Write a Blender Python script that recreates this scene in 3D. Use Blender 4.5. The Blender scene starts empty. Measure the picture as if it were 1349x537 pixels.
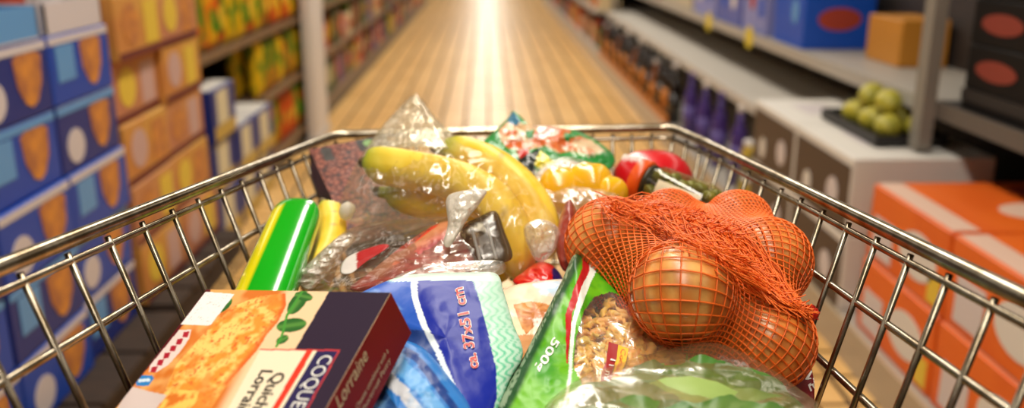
import bpy, math, random
import numpy as np
from mathutils import Vector, Matrix
random.seed(7); rng = np.random.default_rng(11)
S = bpy.context.scene
COL = S.collection
# ------------------------------------------------------------ camera
W, H, F = 1349.0, 537.0, 1200.0
PITCH = math.atan(353.5/F); YAW = math.atan(33.5*math.cos(PITCH)/F); HC = 1.2
cam = bpy.data.cameras.new('camera'); camo = bpy.data.objects.new('camera', cam); COL.objects.link(camo)
cam.sensor_width = 36.0; cam.lens = F/W*36.0; cam.clip_start = .02; cam.clip_end = 200
camo.location = (0, 0, HC); camo.rotation_euler = (math.pi/2-PITCH, 0, -YAW)
cam.dof.use_dof = True; cam.dof.focus_distance = .79; cam.dof.aperture_fstop = 3.2
S.camera = camo
# ------------------------------------------------------------ world, exposure
wd = bpy.data.worlds.new('world'); S.world = wd; wd.use_nodes = True
wd.node_tree.nodes['Background'].inputs[0].default_value = (1, .95, .88, 1)
wd.node_tree.nodes['Background'].inputs[1].default_value = .05
S.view_settings.view_transform = 'Standard'; S.view_settings.look = 'None'
S.view_settings.gamma = 1; S.view_settings.use_curve_mapping = False
S.view_settings.exposure = 0.30
# ------------------------------------------------------------ ceiling strip lamps (light)
def strip(x, y0, y1, w, z, e, c=(1, .93, .82)):
    l = bpy.data.lights.new('strip_lamp', 'AREA'); l.shape = 'RECTANGLE'; l.size = w; l.size_y = y1-y0
    l.energy = e; l.color = c
    o = bpy.data.objects.new('strip_lamp', l); COL.objects.link(o); o.location = (x, (y0+y1)/2, z)
    return o
LZ = 2.86
strip(0.0, -1.6, 3.4, .3, LZ, 78)
strip(0.0, 4.0, 12.0, .7, LZ, 135)
strip(0.0, 12.6, 30.0, .8, LZ, 240)
strip(0.0, 30.6, 58.0, .8, LZ, 560)
strip(-2.1, -1.6, 9.0, .34, LZ, 24)
strip(2.1, -1.6, 9.0, .34, LZ, 26)

# ------------------------------------------------------------ helpers: pixels to places
def ray(px, py):
    u = (px-W/2)/F; v = (py-H/2)/F
    fw = math.cos(PITCH)-v*math.sin(PITCH); dn = math.sin(PITCH)+v*math.cos(PITCH)
    return np.array([u*math.cos(YAW)+fw*math.sin(YAW), -u*math.sin(YAW)+fw*math.cos(YAW), -dn])
O0 = np.array([0, 0, HC])
def cd(px, py, d): return O0+ray(px, py)*d              # at distance d along the lens axis
def at(px, py, Y): r = ray(px, py); return O0+r*(Y/r[1])
def atx(px, py, X): r = ray(px, py); return O0+r*(X/r[0])
def atz(px, py, Z): r = ray(px, py); return O0+r*((Z-HC)/r[2])
def proj(P):
    P = np.asarray(P, float); x, y, z = P[..., 0], P[..., 1], P[..., 2]-HC
    r = x*math.cos(YAW)-y*math.sin(YAW); fw = x*math.sin(YAW)+y*math.cos(YAW)
    d = fw*math.cos(PITCH)-z*math.sin(PITCH); up = fw*math.sin(PITCH)+z*math.cos(PITCH)
    return W/2+F*r/d, H/2-F*up/d
def nrm(v): v = np.asarray(v, float); return v/np.linalg.norm(v)
TOCAM = -nrm(ray(W/2, H/2))

# ------------------------------------------------------------ noise and colour
def _h(i, j, k, s):
    n = (i*374761393+j*668265263+k*1274126177+s*974634541) & 0x7fffffff
    n = ((n ^ (n >> 13))*1274126177) & 0x7fffffff
    return ((n ^ (n >> 16)) & 0xffff)/65535.0
def vnoise(P, s=0):
    P = np.asarray(P, float); I = np.floor(P).astype(np.int64); f = P-I; f = f*f*(3-2*f)
    i, j, k = I[..., 0], I[..., 1], I[..., 2]; r = 0
    for a in (0, 1):
        for b in (0, 1):
            for c in (0, 1):
                w = (f[..., 0] if a else 1-f[..., 0])*(f[..., 1] if b else 1-f[..., 1])*(f[..., 2] if c else 1-f[..., 2])
                r = r+w*_h(i+a, j+b, k+c, s)
    return r
def fbm(P, s=0, o=4):
    P = np.asarray(P, float); r = 0; a = .5; t = 0
    for q in range(o): r = r+a*vnoise(P*2**q, s+q); t += a; a *= .5
    return r/t
def ridged(P, s=0, o=3):
    P = np.asarray(P, float); r = 0; a = .5; t = 0
    for q in range(o): r = r+a*(1-np.abs(2*vnoise(P*2**q, s+q)-1)); t += a; a *= .5
    return r/t
def lin(c):
    c = np.asarray(c, float)/255.0
    return np.where(c <= .04045, c/12.92, ((c+.055)/1.055)**2.4)
def c4(c): l = lin(c); return (float(l[0]), float(l[1]), float(l[2]), 1)
def mixc(a, b, t): t = np.clip(t, 0, 1)[..., None]; return a*(1-t)+b*t
def sst(a, b, x): t = np.clip((x-a)/(b-a), 0, 1); return t*t*(3-2*t)
def inpoly(x, y, poly):
    r = np.zeros(np.shape(x), bool); n = len(poly); j = n-1
    for i in range(n):
        xi, yi = poly[i]; xj, yj = poly[j]
        r ^= ((yi > y) != (yj > y)) & (x < (xj-xi)*(y-yi)/((yj-yi) if yj != yi else 1e-9)+xi)
        j = i
    return r
def polydist(x, y, line):                                # distance to a polyline
    r = np.full(np.shape(x), 1e9)
    for (x0, y0), (x1, y1) in zip(line[:-1], line[1:]):
        dx, dy = x1-x0, y1-y0; t = np.clip(((x-x0)*dx+(y-y0)*dy)/(dx*dx+dy*dy), 0, 1)
        r = np.minimum(r, np.hypot(x-x0-t*dx, y-y0-t*dy))
    return r

def nth(i): return ('first', 'second', 'third', 'fourth', 'fifth', 'sixth', 'seventh', 'eighth', 'ninth', 'tenth')[i] if i < 10 else '%d%s' % (i+1, {1: 'st', 2: 'nd', 3: 'rd'}.get((i+1) % 10, 'th') if (i+1) % 100 not in (11, 12, 13) else 'th')
# ------------------------------------------------------------ materials
MATS = {}
def mat(name, color=None, rough=.5, metal=0, spec=.5, coat=0, attr=False, noise=None, bump=None, emit=0):
    if name in MATS: return MATS[name]
    m = bpy.data.materials.new(name); m.use_nodes = True; nt = m.node_tree; b = nt.nodes['Principled BSDF']
    b.inputs['Roughness'].default_value = rough; b.inputs['Metallic'].default_value = metal
    b.inputs['Specular IOR Level'].default_value = spec; b.inputs['Coat Weight'].default_value = coat
    b.inputs['Coat Roughness'].default_value = .12
    if attr:
        a = nt.nodes.new('ShaderNodeVertexColor'); a.layer_name = 'Col'; nt.links.new(a.outputs[0], b.inputs['Base Color'])
    elif noise:
        c2, scale, st = noise
        tc = nt.nodes.new('ShaderNodeTexCoord'); mp = nt.nodes.new('ShaderNodeMapping'); n = nt.nodes.new('ShaderNodeTexNoise'); r = nt.nodes.new('ShaderNodeValToRGB')
        mp.inputs['Scale'].default_value = st; n.inputs['Scale'].default_value = scale; n.inputs['Detail'].default_value = 5
        nt.links.new(tc.outputs['Object'], mp.inputs[0]); nt.links.new(mp.outputs[0], n.inputs[0]); nt.links.new(n.outputs[0], r.inputs[0])
        r.color_ramp.elements[0].position = .36; r.color_ramp.elements[1].position = .64
        r.color_ramp.elements[0].color = c4(color); r.color_ramp.elements[1].color = c4(c2)
        nt.links.new(r.outputs[0], b.inputs['Base Color'])
    else: b.inputs['Base Color'].default_value = c4(color)
    if bump:
        bs, bd = bump
        tc = nt.nodes.new('ShaderNodeTexCoord'); n = nt.nodes.new('ShaderNodeTexNoise'); n.inputs['Scale'].default_value = bs; n.inputs['Detail'].default_value = 4
        u = nt.nodes.new('ShaderNodeBump'); u.inputs['Strength'].default_value = bd; u.inputs['Distance'].default_value = .004
        nt.links.new(tc.outputs['Object'], n.inputs[0]); nt.links.new(n.outputs[0], u.inputs['Height']); nt.links.new(u.outputs[0], b.inputs['Normal'])
    MATS[name] = m; return m
def film(name, tint=(255, 255, 255), haze=.12, gloss=.25, rough=.22, bs=60, bd=.6, hazecol=(235, 232, 224)):
    if name in MATS: return MATS[name]
    m = bpy.data.materials.new(name); m.use_nodes = True; nt = m.node_tree; nt.nodes.clear()
    N = nt.nodes.new; L = nt.links.new
    out = N('ShaderNodeOutputMaterial'); tr = N('ShaderNodeBsdfTransparent'); gl = N('ShaderNodeBsdfGlossy'); df = N('ShaderNodeBsdfDiffuse')
    tl = N('ShaderNodeBsdfTranslucent'); ad = N('ShaderNodeMixShader'); m1 = N('ShaderNodeMixShader'); m2 = N('ShaderNodeMixShader')
    tr.inputs[0].default_value = c4(tint); gl.inputs['Roughness'].default_value = rough; gl.inputs[0].default_value = (1, .98, .95, 1)
    df.inputs[0].default_value = c4(hazecol); tl.inputs[0].default_value = c4(hazecol); ad.inputs[0].default_value = .4
    L(df.outputs[0], ad.inputs[1]); L(tl.outputs[0], ad.inputs[2])
    tc = N('ShaderNodeTexCoord'); no = N('ShaderNodeTexNoise'); no.inputs['Scale'].default_value = bs; no.inputs['Detail'].default_value = 3; no.inputs['Distortion'].default_value = .8
    bu = N('ShaderNodeBump'); bu.inputs['Strength'].default_value = bd; bu.inputs['Distance'].default_value = .004
    L(tc.outputs['Object'], no.inputs[0]); L(no.outputs[0], bu.inputs['Height'])
    L(bu.outputs[0], gl.inputs['Normal'])
    lw = N('ShaderNodeLayerWeight'); lw.inputs['Blend'].default_value = .25
    mm = N('ShaderNodeMath'); mm.operation = 'MULTIPLY_ADD'; mm.inputs[1].default_value = .45*gloss; mm.inputs[2].default_value = gloss*.04
    L(lw.outputs['Fresnel'], mm.inputs[0]); L(bu.outputs[0], lw.inputs['Normal'])
    hz = N('ShaderNodeMath'); hz.operation = 'MULTIPLY_ADD'; hz.inputs[1].default_value = haze*1.6; hz.inputs[2].default_value = haze*.25
    n2 = N('ShaderNodeTexNoise'); n2.inputs['Scale'].default_value = bs*.4; n2.inputs['Detail'].default_value = 4; L(tc.outputs['Object'], n2.inputs[0])
    L(n2.outputs[0], hz.inputs[0])
    L(hz.outputs[0], m1.inputs[0]); L(tr.outputs[0], m1.inputs[1]); L(ad.outputs[0], m1.inputs[2])
    L(mm.outputs[0], m2.inputs[0]); L(m1.outputs[0], m2.inputs[1]); L(gl.outputs[0], m2.inputs[2]); L(m2.outputs[0], out.inputs[0])
    MATS[name] = m; return m
CARD = mat('printed_card', attr=True, rough=.5, spec=.25)
FOIL = mat('printed_foil', attr=True, rough=.3, coat=.2, bump=(55, .35))
SOFT = mat('printed_film', attr=True, rough=.36, spec=.25, coat=.03, bump=(35, .25))
MATTE = mat('matte_print', attr=True, rough=.55)
CHROME = mat('chrome_wire', (176, 166, 148), rough=.26, metal=1, noise=((132, 118, 96), 40, (1, 1, 1)))
STEEL = mat('painted_steel', (176, 174, 170), rough=.5)
GREY = mat('grey_metal', (128, 122, 112), rough=.45)
DARK = mat('dark_plastic', (28, 26, 26), rough=.5)
RED = mat('red_plastic', (180, 20, 22), rough=.4)

# ------------------------------------------------------------ objects
ORG = {}
def setp(o, label=None, cat=None, group=None, kind=None):
    if label: o['label'] = label
    if cat: o['category'] = cat
    if group: o['group'] = group
    if kind: o['kind'] = kind
    return o
def thing(name, loc, label, cat, group=None):
    o = bpy.data.objects.new(name, None); COL.objects.link(o); o.location = Vector(loc); o.empty_display_size = .05
    ORG[o.name] = np.array(loc, float); return setp(o, label, cat, group)
def mesh(name, V, Fc, m, parent=None, col=None, smooth=True):
    V = np.asarray(V, float)
    if parent is not None: loc = ORG[parent.name]
    else: loc = np.array([(V[:, 0].min()+V[:, 0].max())/2, (V[:, 1].min()+V[:, 1].max())/2, V[:, 2].min()])
    me = bpy.data.meshes.new(name); me.from_pydata((V-loc).tolist(), [], [list(map(int, f)) for f in Fc])
    me.materials.append(m)
    if smooth: me.polygons.foreach_set('use_smooth', [True]*len(me.polygons))
    if col is not None:
        a = me.color_attributes.new('Col', 'FLOAT_COLOR', 'POINT')
        C = np.ones((len(V), 4)); C[:, :3] = np.clip(col, 0, 1); a.data.foreach_set('color', C.ravel())
    me.update()
    o = bpy.data.objects.new(name, me); COL.objects.link(o)
    if parent is not None: o.parent = parent
    else: o.location = Vector(loc)
    ORG[o.name] = loc; return o
def copy_tree(o, parent=None):
    c = o.copy(); COL.objects.link(c); c.parent = parent
    for ch in o.children: copy_tree(ch, c)
    return c
class MB:
    def __init__(s): s.v = []; s.f = []; s.n = 0; s.c = []
    def add(s, V, Fc, col=None):
        V = np.asarray(V, float); s.v.append(V); s.f += [[i+s.n for i in f] for f in Fc]; s.n += len(V)
        if col is not None: s.c.append(np.broadcast_to(lin(col), (len(V), 3)))
        return s
    def build(s, name, m, parent=None, smooth=True):
        return mesh(name, np.concatenate(s.v), s.f, m, parent, np.concatenate(s.c) if s.c else None, smooth)
def tube(P, r, n=8, closed=False, cap=True):
    P = np.asarray(P, float); k = len(P); R = np.broadcast_to(np.asarray(r, float), (k,))
    T = np.gradient(P, axis=0) if not closed else np.roll(P, -1, 0)-np.roll(P, 1, 0)
    T = T/np.maximum(np.linalg.norm(T, axis=1, keepdims=True), 1e-9)
    up = np.array([0, 0, 1.]) if abs(T[0, 2]) < .9 else np.array([1., 0, 0])
    V = []; u = nrm(np.cross(T[0], up))
    for i in range(k):
        u = u-T[i]*(u@T[i]); u = u/max(np.linalg.norm(u), 1e-9); w = np.cross(T[i], u)
        for j in range(n):
            a = 2*math.pi*j/n; V.append(P[i]+R[i]*(u*math.cos(a)+w*math.sin(a)))
    Fc = []
    for i in range(k if closed else k-1):
        for j in range(n):
            a = i*n+j; b = i*n+(j+1) % n; i2 = ((i+1) % k)*n; Fc.append((a, b, i2+(j+1) % n, i2+j))
    if cap and not closed: Fc += [tuple(range(n))[::-1], tuple((k-1)*n+j for j in range(n))]
    return np.array(V), Fc
BF = [(0, 3, 2, 1), (4, 5, 6, 7), (0, 1, 5, 4), (1, 2, 6, 5), (2, 3, 7, 6), (3, 0, 4, 7)]
def boxv(x0, x1, y0, y1, z0, z1):
    return np.array([(x0, y0, z0), (x1, y0, z0), (x1, y1, z0), (x0, y1, z0), (x0, y0, z1), (x1, y0, z1), (x1, y1, z1), (x0, y1, z1)])
def rbox(x0, x1, y0, y1, z0, z1, b=.004):                # box with chamfered edges
    V = []
    for z, s in ((z0, b), (z0+b, 0), (z1-b, 0), (z1, b)):
        for (x, y) in ((x0, y0), (x1, y0), (x1, y1), (x0, y1)):
            sx = 1 if x == x0 else -1; sy = 1 if y == y0 else -1
            V.append((x+sx*(s+b), y+sy*s, z)); V.append((x+sx*s, y+sy*(s+b), z))
    Fc = []; o = [1, 0, 2, 3, 5, 4, 6, 7]
    for l in range(3):
        for j in range(8): Fc.append((l*8+o[j], l*8+o[(j+1) % 8], (l+1)*8+o[(j+1) % 8], (l+1)*8+o[j]))
    Fc.append(tuple(o[::-1])); Fc.append(tuple(24+q for q in o)); return np.array(V), Fc
def catmull(P, n, closed=True):
    P = np.asarray(P, float); k = len(P); t = np.linspace(0, k if closed else k-1, n, endpoint=not closed)
    i = np.floor(t).astype(int); f = (t-i)[:, None]
    g = (lambda q: P[q % k]) if closed else (lambda q: P[np.clip(q, 0, k-1)])
    a, b, c, d = g(i-1), g(i), g(i+1), g(i+2)
    return .5*((2*b)+(-a+c)*f+(2*a-5*b+4*c-d)*f*f+(-a+3*b-3*c+d)*f**3)
def lathe(prof, axis0, axis1, n=24, sx=1, sy=1):         # prof: (t along axis 0..1, radius)
    A = np.asarray(axis0, float); B = np.asarray(axis1, float); T = nrm(B-A); up = np.array([0, 0, 1.]) if abs(T[2]) < .9 else np.array([0, 1., 0])
    u = nrm(np.cross(T, up)); w = np.cross(T, u); V = []
    for t, r in prof:
        for j in range(n):
            a = 2*math.pi*j/n; V.append(A+(B-A)*t+r*(u*math.cos(a)*sx+w*math.sin(a)*sy))
    Fc = []; k = len(prof)
    for i in range(k-1):
        for j in range(n): Fc.append((i*n+j, i*n+(j+1) % n, (i+1)*n+(j+1) % n, (i+1)*n+j))
    Fc += [tuple(range(n))[::-1], tuple((k-1)*n+j for j in range(n))]; return np.array(V), Fc

class Pillow:
    """soft bag: an outline in space, bulging to both sides of it"""
    def __init__(s, outline, bf, bb, n=None, nr=22, nt=110, p=2.4, q=.6, ctr=None, smooth=True, wr=0, ws=30, seed=0, stretch=None, edge=0):
        px = np.array([o[:2] for o in outline], float); P = np.array([cd(*o) for o in outline])
        n = TOCAM if n is None else nrm(n)
        Q = np.concatenate([P, px], 1)
        if smooth: Q = catmull(Q, nt)
        else:
            k = len(Q); t = np.linspace(0, k, nt, endpoint=False); i = np.floor(t).astype(int); f = (t-i)[:, None]
            Q = Q[i % k]*(1-f)+Q[(i+1) % k]*f
        c = Q.mean(0)
        if ctr is not None: c = np.concatenate([cd(*ctr), ctr[:2]])
        V = [c]; rr = [0.]; 
        R = np.linspace(0, 1, nr+1)[1:]**.85
        for r in R: V += list(c+(Q-c)*r); rr += [r]*nt
        V = np.array(V); rr = np.array(rr); pr = (1-np.clip(rr, 0, 1)**p)**q
        fr = V.copy(); st = np.array([1., 1, 1]) if stretch is None else np.array(stretch)
        def wrn(X, sd): return (ridged(X*ws*st, sd, 3)-.62)*wr*(.35+.65*np.minimum(1, (1-rr)*6+edge))
        fr[:, :3] += n*(bf*pr+wrn(V[:, :3], seed))[:, None]
        bk = V[:1+(nr-1)*nt].copy(); m = len(bk)
        bk[:, :3] -= n*(bb*pr[:m])[:, None]
        s.fr = fr; s.nf = len(fr); s.V = np.concatenate([fr[:, :3], bk[:, :3]]); s.px = np.concatenate([fr[:, 3:], bk[:, 3:]])
        s.n = n; s.rr = np.concatenate([rr, rr[:m]]); s.side = np.r_[np.zeros(len(fr)), np.ones(m)]
        Fc = []
        def rings(off, last):
            for j in range(nt): Fc.append((off, off+1+j, off+1+(j+1) % nt) if last is None else (off, off+1+(j+1) % nt, off+1+j))
        rings(0, None)
        for i in range(nr-1):
            for j in range(nt):
                a = 1+i*nt+j; b = 1+i*nt+(j+1) % nt; Fc.append((a, a+nt, b+nt, b))
        o = len(fr); rings(o, 1)
        for i in range(nr-1):
            for j in range(nt):
                a = o+1+i*nt+j; b = o+1+i*nt+(j+1) % nt
                if i < nr-2: Fc.append((a, b, b+nt, a+nt))
                else: e = 1+(nr-1)*nt; Fc.append((a, b, e+(j+1) % nt, e+j))
        s.F = Fc
    def paint(s, fn): s.col = fn(s.px[:, 0], s.px[:, 1], s.V); return s
    def build(s, name, m, parent=None): return mesh(name, s.V, s.F, m, parent, getattr(s, 'col', None))
    def surf(s, x, y, off=.0006):
        f = s.fr; out = []
        for a, b in zip(np.ravel(x), np.ravel(y)):
            d = (f[:, 3]-a)**2+(f[:, 4]-b)**2; k = np.argpartition(d, 4)[:4]; w = 1/(d[k]+.05); out.append((f[k, :3]*w[:, None]).sum(0)/w.sum())
        return np.array(out)+s.n*off

TXT = {}
def text2d(body, bold=0):
    if (body, bold) in TXT: return TXT[(body, bold)]
    cu = bpy.data.curves.new('t', 'FONT'); cu.body = body; cu.size = 1; cu.offset = bold; cu.resolution_u = 3; cu.fill_mode = 'FRONT'
    o = bpy.data.objects.new('t', cu); COL.objects.link(o); bpy.context.view_layer.update()
    me = bpy.data.meshes.new_from_object(o.evaluated_get(bpy.context.evaluated_depsgraph_get()))
    V = np.array([v.co[:2] for v in me.vertices]); Fc = [tuple(p.vertices) for p in me.polygons]
    bpy.data.objects.remove(o); bpy.data.curves.remove(cu); bpy.data.meshes.remove(me)
    TXT[(body, bold)] = (V, Fc); return V, Fc
def text_pillow(pl, body, p0, p1, h, m, name, parent, bold=0, off=.0007, rise=None):
    """lettering from pixel p0 to p1 along the surface, letters h px tall, their top to the left of the run (or rise)"""
    V, Fc = text2d(body, bold); w = V[:, 0].max(); p0 = np.array(p0, float); p1 = np.array(p1, float); u = (p1-p0)
    un = u/np.hypot(*u); r = np.array([un[1], -un[0]]) if rise is None else np.array(rise, float)
    Q = p0+np.outer(V[:, 0]/w, u)+np.outer(V[:, 1]/.72*h, r)
    return mesh(name, pl.surf(Q[:, 0], Q[:, 1], off), Fc, m, parent, smooth=False)
WHITE_INK = mat('white_ink', (240, 238, 230), rough=.4)
RED_INK = mat('red_ink', (205, 50, 45), rough=.4)
BLACK_INK = mat('black_ink', (45, 35, 32), rough=.4)

# ============================================================ THE SETTING
TILE = .16; GAP = .016
TILEM = [mat('floor_tile_%s' % 'abc'[i], c, rough=.38, coat=.05, noise=(c2, 6, (1, 1, 1))) for i, (c, c2) in enumerate((((228, 182, 112), (216, 168, 98)), ((218, 172, 102), (206, 158, 88)), ((234, 190, 122), (222, 176, 106))))]
GROUT = mat('floor_grout', (58, 36, 20), rough=.8)
fl = mesh('floor', boxv(-3.6, 3.6, -3, 62, -.08, -.004), BF, GROUT, smooth=False); setp(fl, kind='structure', label='tan square tiled supermarket floor with brown joints')
ORG[fl.name] = np.zeros(3); 
tv, tf = rbox(-(TILE-GAP)/2, (TILE-GAP)/2, -(TILE-GAP)/2, (TILE-GAP)/2, -.006, 0, .0015)
tmes = []
for m in TILEM:
    me = bpy.data.meshes.new('tile'); me.from_pydata(tv.tolist(), [], [list(f) for f in tf]); me.materials.append(m); tmes.append(me)
base = Vector(fl.location)
near = 0; rest = [MB(), MB(), MB()]
TX0 = -.075
for row in range(-46, 150):
    y = 4.56+(row+.5)*TILE-.0
    for i in range(-7, 8):
        x = TX0+(i+.0)*TILE; k = random.choice((0, 0, 1, 2))
        if 0 <= row < 23 and -7 < i < 7:
            o = bpy.data.objects.new('tile', tmes[k]); COL.objects.link(o); o.parent = fl; o.location = Vector((x, y, 0))-base; near += 1
        else: rest[k].add(tv+np.array([x, y, 0]), tf)
for i in range(3):
    o = rest[i].build('tile_field', TILEM[i], fl, smooth=False); o['kind'] = 'stuff'
    o.location = Vector(-np.array(base))
WALLM = mat('wall_paint', (134, 124, 108), rough=.8); CEILM = mat('ceiling_paint', (170, 164, 152), rough=.9)
for nm, b in (('ceiling', (-3.6, 3.6, -3, 62, 2.95, 3.05)), ('wall_left', (-3.7, -3.6, -3, 62, -.08, 3.05)), ('wall_right', (3.6, 3.7, -3, 62, -.08, 3.05)), ('wall_far', (-3.7, 3.7, 62, 62.1, -.08, 3.05)), ('wall_back', (-3.7, 3.7, -3.1, -3, -.08, 3.05))):
    setp(mesh(nm, boxv(*b), BF, CEILM if nm == 'ceiling' else WALLM, smooth=False), kind='structure')
ceil = bpy.data.objects['ceiling']
LAMPH = mat('lamp_housing', (230, 230, 228), rough=.5)
for (x, y0, y1) in ((0, -1.6, 3.4), (0, 4, 12), (0, 12.6, 30), (0, 30.6, 58), (-2.1, -1.6, 9), (2.1, -1.6, 9)):
    mesh('lamp_housing', boxv(x-.42, x+.42, y0-.03, y1+.03, LZ+.015, 2.95), BF, LAMPH, ceil, smooth=False)

# ============================================================ SHELVING AND STOCK
def box_part(name, b, m, parent, ch=0):
    V, Fc = rbox(*b, ch) if ch else (boxv(*b), BF)
    return mesh(name, V, Fc, m, parent, smooth=False)
def panel(name, cx, cy, cz, w, h, side, m, parent, shape='rect', t=.0015, axis='x'):
    """printed patch on a carton: axis x = on a face looking along x (side -1/+1), axis y likewise, axis z on top"""
    if shape == 'oval': pts = [(w/2*math.cos(a), h/2*math.sin(a)) for a in np.linspace(0, 2*math.pi, 20, endpoint=False)]
    elif shape == 'shield': pts = [(-w*.5, h*.42), (-w*.3, h*.5), (w*.3, h*.5), (w*.5, h*.42), (w*.42, -h*.1), (w*.2, -h*.42), (0, -h*.5), (-w*.2, -h*.42), (-w*.42, -h*.1)][::-1]
    else: pts = [(-w/2, -h/2), (w/2, -h/2), (w/2, h/2), (-w/2, h/2)]
    n = len(pts); V = []
    for k in (0, t):
        for (a, b) in pts:
            V.append({'x': (cx+side*k, cy+a, cz+b), 'y': (cx+a, cy+side*k, cz+b), 'z': (cx+a, cy+b, cz+k)}[axis])
    Fc = [tuple(range(n)), tuple(range(n, 2*n))]+[(i, (i+1) % n, n+(i+1) % n, n+i) for i in range(n)]
    return mesh(name, V, Fc, m, parent, smooth=False)
BLUE = mat('blue_card', (12, 66, 168), rough=.45); BLUE2 = mat('deep_blue_card', (16, 40, 120), rough=.45); SKY = mat('sky_blue_print', (92, 150, 205), rough=.45)
ORNG = mat('orange_print', (214, 140, 56), rough=.5, noise=((170, 104, 62), 22, (1, 1, 1))); PALE = mat('pale_print', (205, 196, 196), rough=.5)
TAN = mat('tan_card', (202, 142, 76), rough=.6, noise=((186, 120, 84), 5, (1, 1, 1))); TAN2 = mat('yellow_tan_card', (206, 154, 66), rough=.6, noise=((196, 128, 60), 5, (1, 1, 1)))
PINK = mat('pink_grey_print', (196, 160, 150), rough=.6); MAROON = mat('maroon_card', (104, 34, 26), rough=.6); YEL = mat('yellow_print', (222, 190, 60), rough=.5)
WHITEC = mat('white_card', (216, 211, 202), rough=.6); ORC = mat('orange_card', (228, 104, 22), rough=.5, noise=((216, 88, 14), 4, (1, 1, 1))); BLACKC = mat('black_card', (14, 9, 8), rough=.6, spec=.2)
REDP = mat('dull_red_print', (168, 62, 44), rough=.5); GREENP = mat('leaf_green_print', (74, 128, 26), rough=.45)
LAYER = ['bottom', 'second', 'third', 'fourth', 'fifth', 'top']
COLW = ['nearest', 'second nearest', 'third nearest', 'farthest']
# --- blue cartons, left
XL = -1.06
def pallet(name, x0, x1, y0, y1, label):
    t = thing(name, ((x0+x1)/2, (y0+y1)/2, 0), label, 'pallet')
    wood = mat('pallet_wood', (62, 44, 30), rough=.8, noise=((44, 31, 21), 9, (1, 8, 1)))  # wood darkened and front run out to make the dark gap at floor level
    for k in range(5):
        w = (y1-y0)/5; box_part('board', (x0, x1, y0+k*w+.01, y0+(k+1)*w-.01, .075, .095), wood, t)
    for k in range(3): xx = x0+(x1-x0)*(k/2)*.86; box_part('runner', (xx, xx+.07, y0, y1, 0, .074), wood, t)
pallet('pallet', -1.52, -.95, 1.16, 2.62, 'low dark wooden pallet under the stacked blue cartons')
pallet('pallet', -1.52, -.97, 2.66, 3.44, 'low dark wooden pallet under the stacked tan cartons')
ys = [1.16, 1.52, 1.89, 2.25, 2.62]; lh = .174
for c in range(4):
    for r in range(5):
        y0, y1, z0 = ys[c]+.004, ys[c+1]-.004, .096+r*lh; jx = random.uniform(-.012, .004); x1 = XL+jx
        t = thing('blue_carton', ((x1-.22), (y0+y1)/2, z0), 'blue carton with orange shield print, %s layer of the left stack, %s column' % (LAYER[r] if r < 4 else 'top', COLW[c]), 'carton', 'blue cartons stacked on the left')
        box_part('body', (x1-.42, x1, y0, y1, z0, z0+lh-.003), BLUE if (r+c) % 3 else BLUE2, t, .003)
        f = (r+c) % 2
        panel('emblem', x1+.0004, y0+(.24 if f else .25), z0+.085, .135, .125, 1, ORNG, t, 'shield')
        panel('pale_patch', x1+.0004, y0+.085, z0+(.10 if f else .06), .1, .09, 1, SKY if f else PALE, t, 'oval' if not f else 'rect')
        panel('light_strip', x1+.0004, (y0+y1)/2, z0+.158, y1-y0-.01, .018, 1, SKY if (r % 2) else PALE, t)
for c in range(3):
    y0, y1 = ys[c+1]+.02, ys[c+2]-.02; z0 = .096+5*lh
    t = thing('carton_tray', (XL-.2, (y0+y1)/2, z0), 'pale shallow tray on top of the blue cartons, %s of three' % ('nearest', 'middle', 'farthest')[c], 'tray', 'pale trays on the blue cartons')
    box_part('base', (XL-.4, XL-.01, y0, y1, z0, z0+.004), PALE, t)
    for b in ((XL-.4, XL-.394, y0, y1), (XL-.016, XL-.01, y0, y1), (XL-.4, XL-.01, y0, y0+.006), (XL-.4, XL-.01, y1-.006, y1)):
        box_part('side_wall', (*b, z0+.004, z0+.075), (PALE, SKY, PALE)[c], t)
    for k in range(4):
        xx = XL-.35+k*.09
        V, Fc = lathe([(0, .032), (.1, .036), (.9, .036), (1, .03)], (xx, (y0+y1)/2, z0+.005), (xx, (y0+y1)/2, z0+.115), 14)
        o = mesh('tin_can', V, Fc, (REDP, PALE, ORNG, SKY)[(k+c) % 4], None); setp(o, '%s tin in the %s pale tray above the blue cartons' % (('dull red', 'pale grey', 'orange brown', 'sky blue')[(k+c) % 4], ('nearest', 'middle', 'farthest')[c]), 'tin', 'tins in the pale trays')
# --- tan cartons, left
ys = [2.66, 3.04, 3.44]; lh = .188
for c in range(2):
    for r in range(5):
        y0, y1, z0 = ys[c]+.004, ys[c+1]-.004, .096+r*lh; x1 = XL+random.uniform(-.02, .006)-.012*(r % 2)
        t = thing('tan_carton', ((x1-.22), (y0+y1)/2, z0), 'tan and orange printed carton, %s layer, %s column beside the blue cartons' % (LAYER[r] if r < 4 else 'top', ('nearer', 'farther')[c]), 'carton', 'tan cartons stacked on the left')
        box_part('body', (x1-.42, x1, y0, y1, z0, z0+lh-.003), TAN if (r+c) % 2 else TAN2, t, .003)
        panel('maroon_band', x1+.0004, (y0+y1)/2, z0+.012, y1-y0-.008, .022, 1, MAROON, t)
        panel('print_patch', x1+.0004, y0+.11, z0+.1, .13, .12, 1, (YEL, ORNG, PINK)[(r+2*c) % 3], t, 'oval')
        panel('print_patch', x1+.0004, y0+.28, z0+.095, .11, .13, 1, (PINK, YEL, ORNG)[(r+c) % 3], t)
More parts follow.
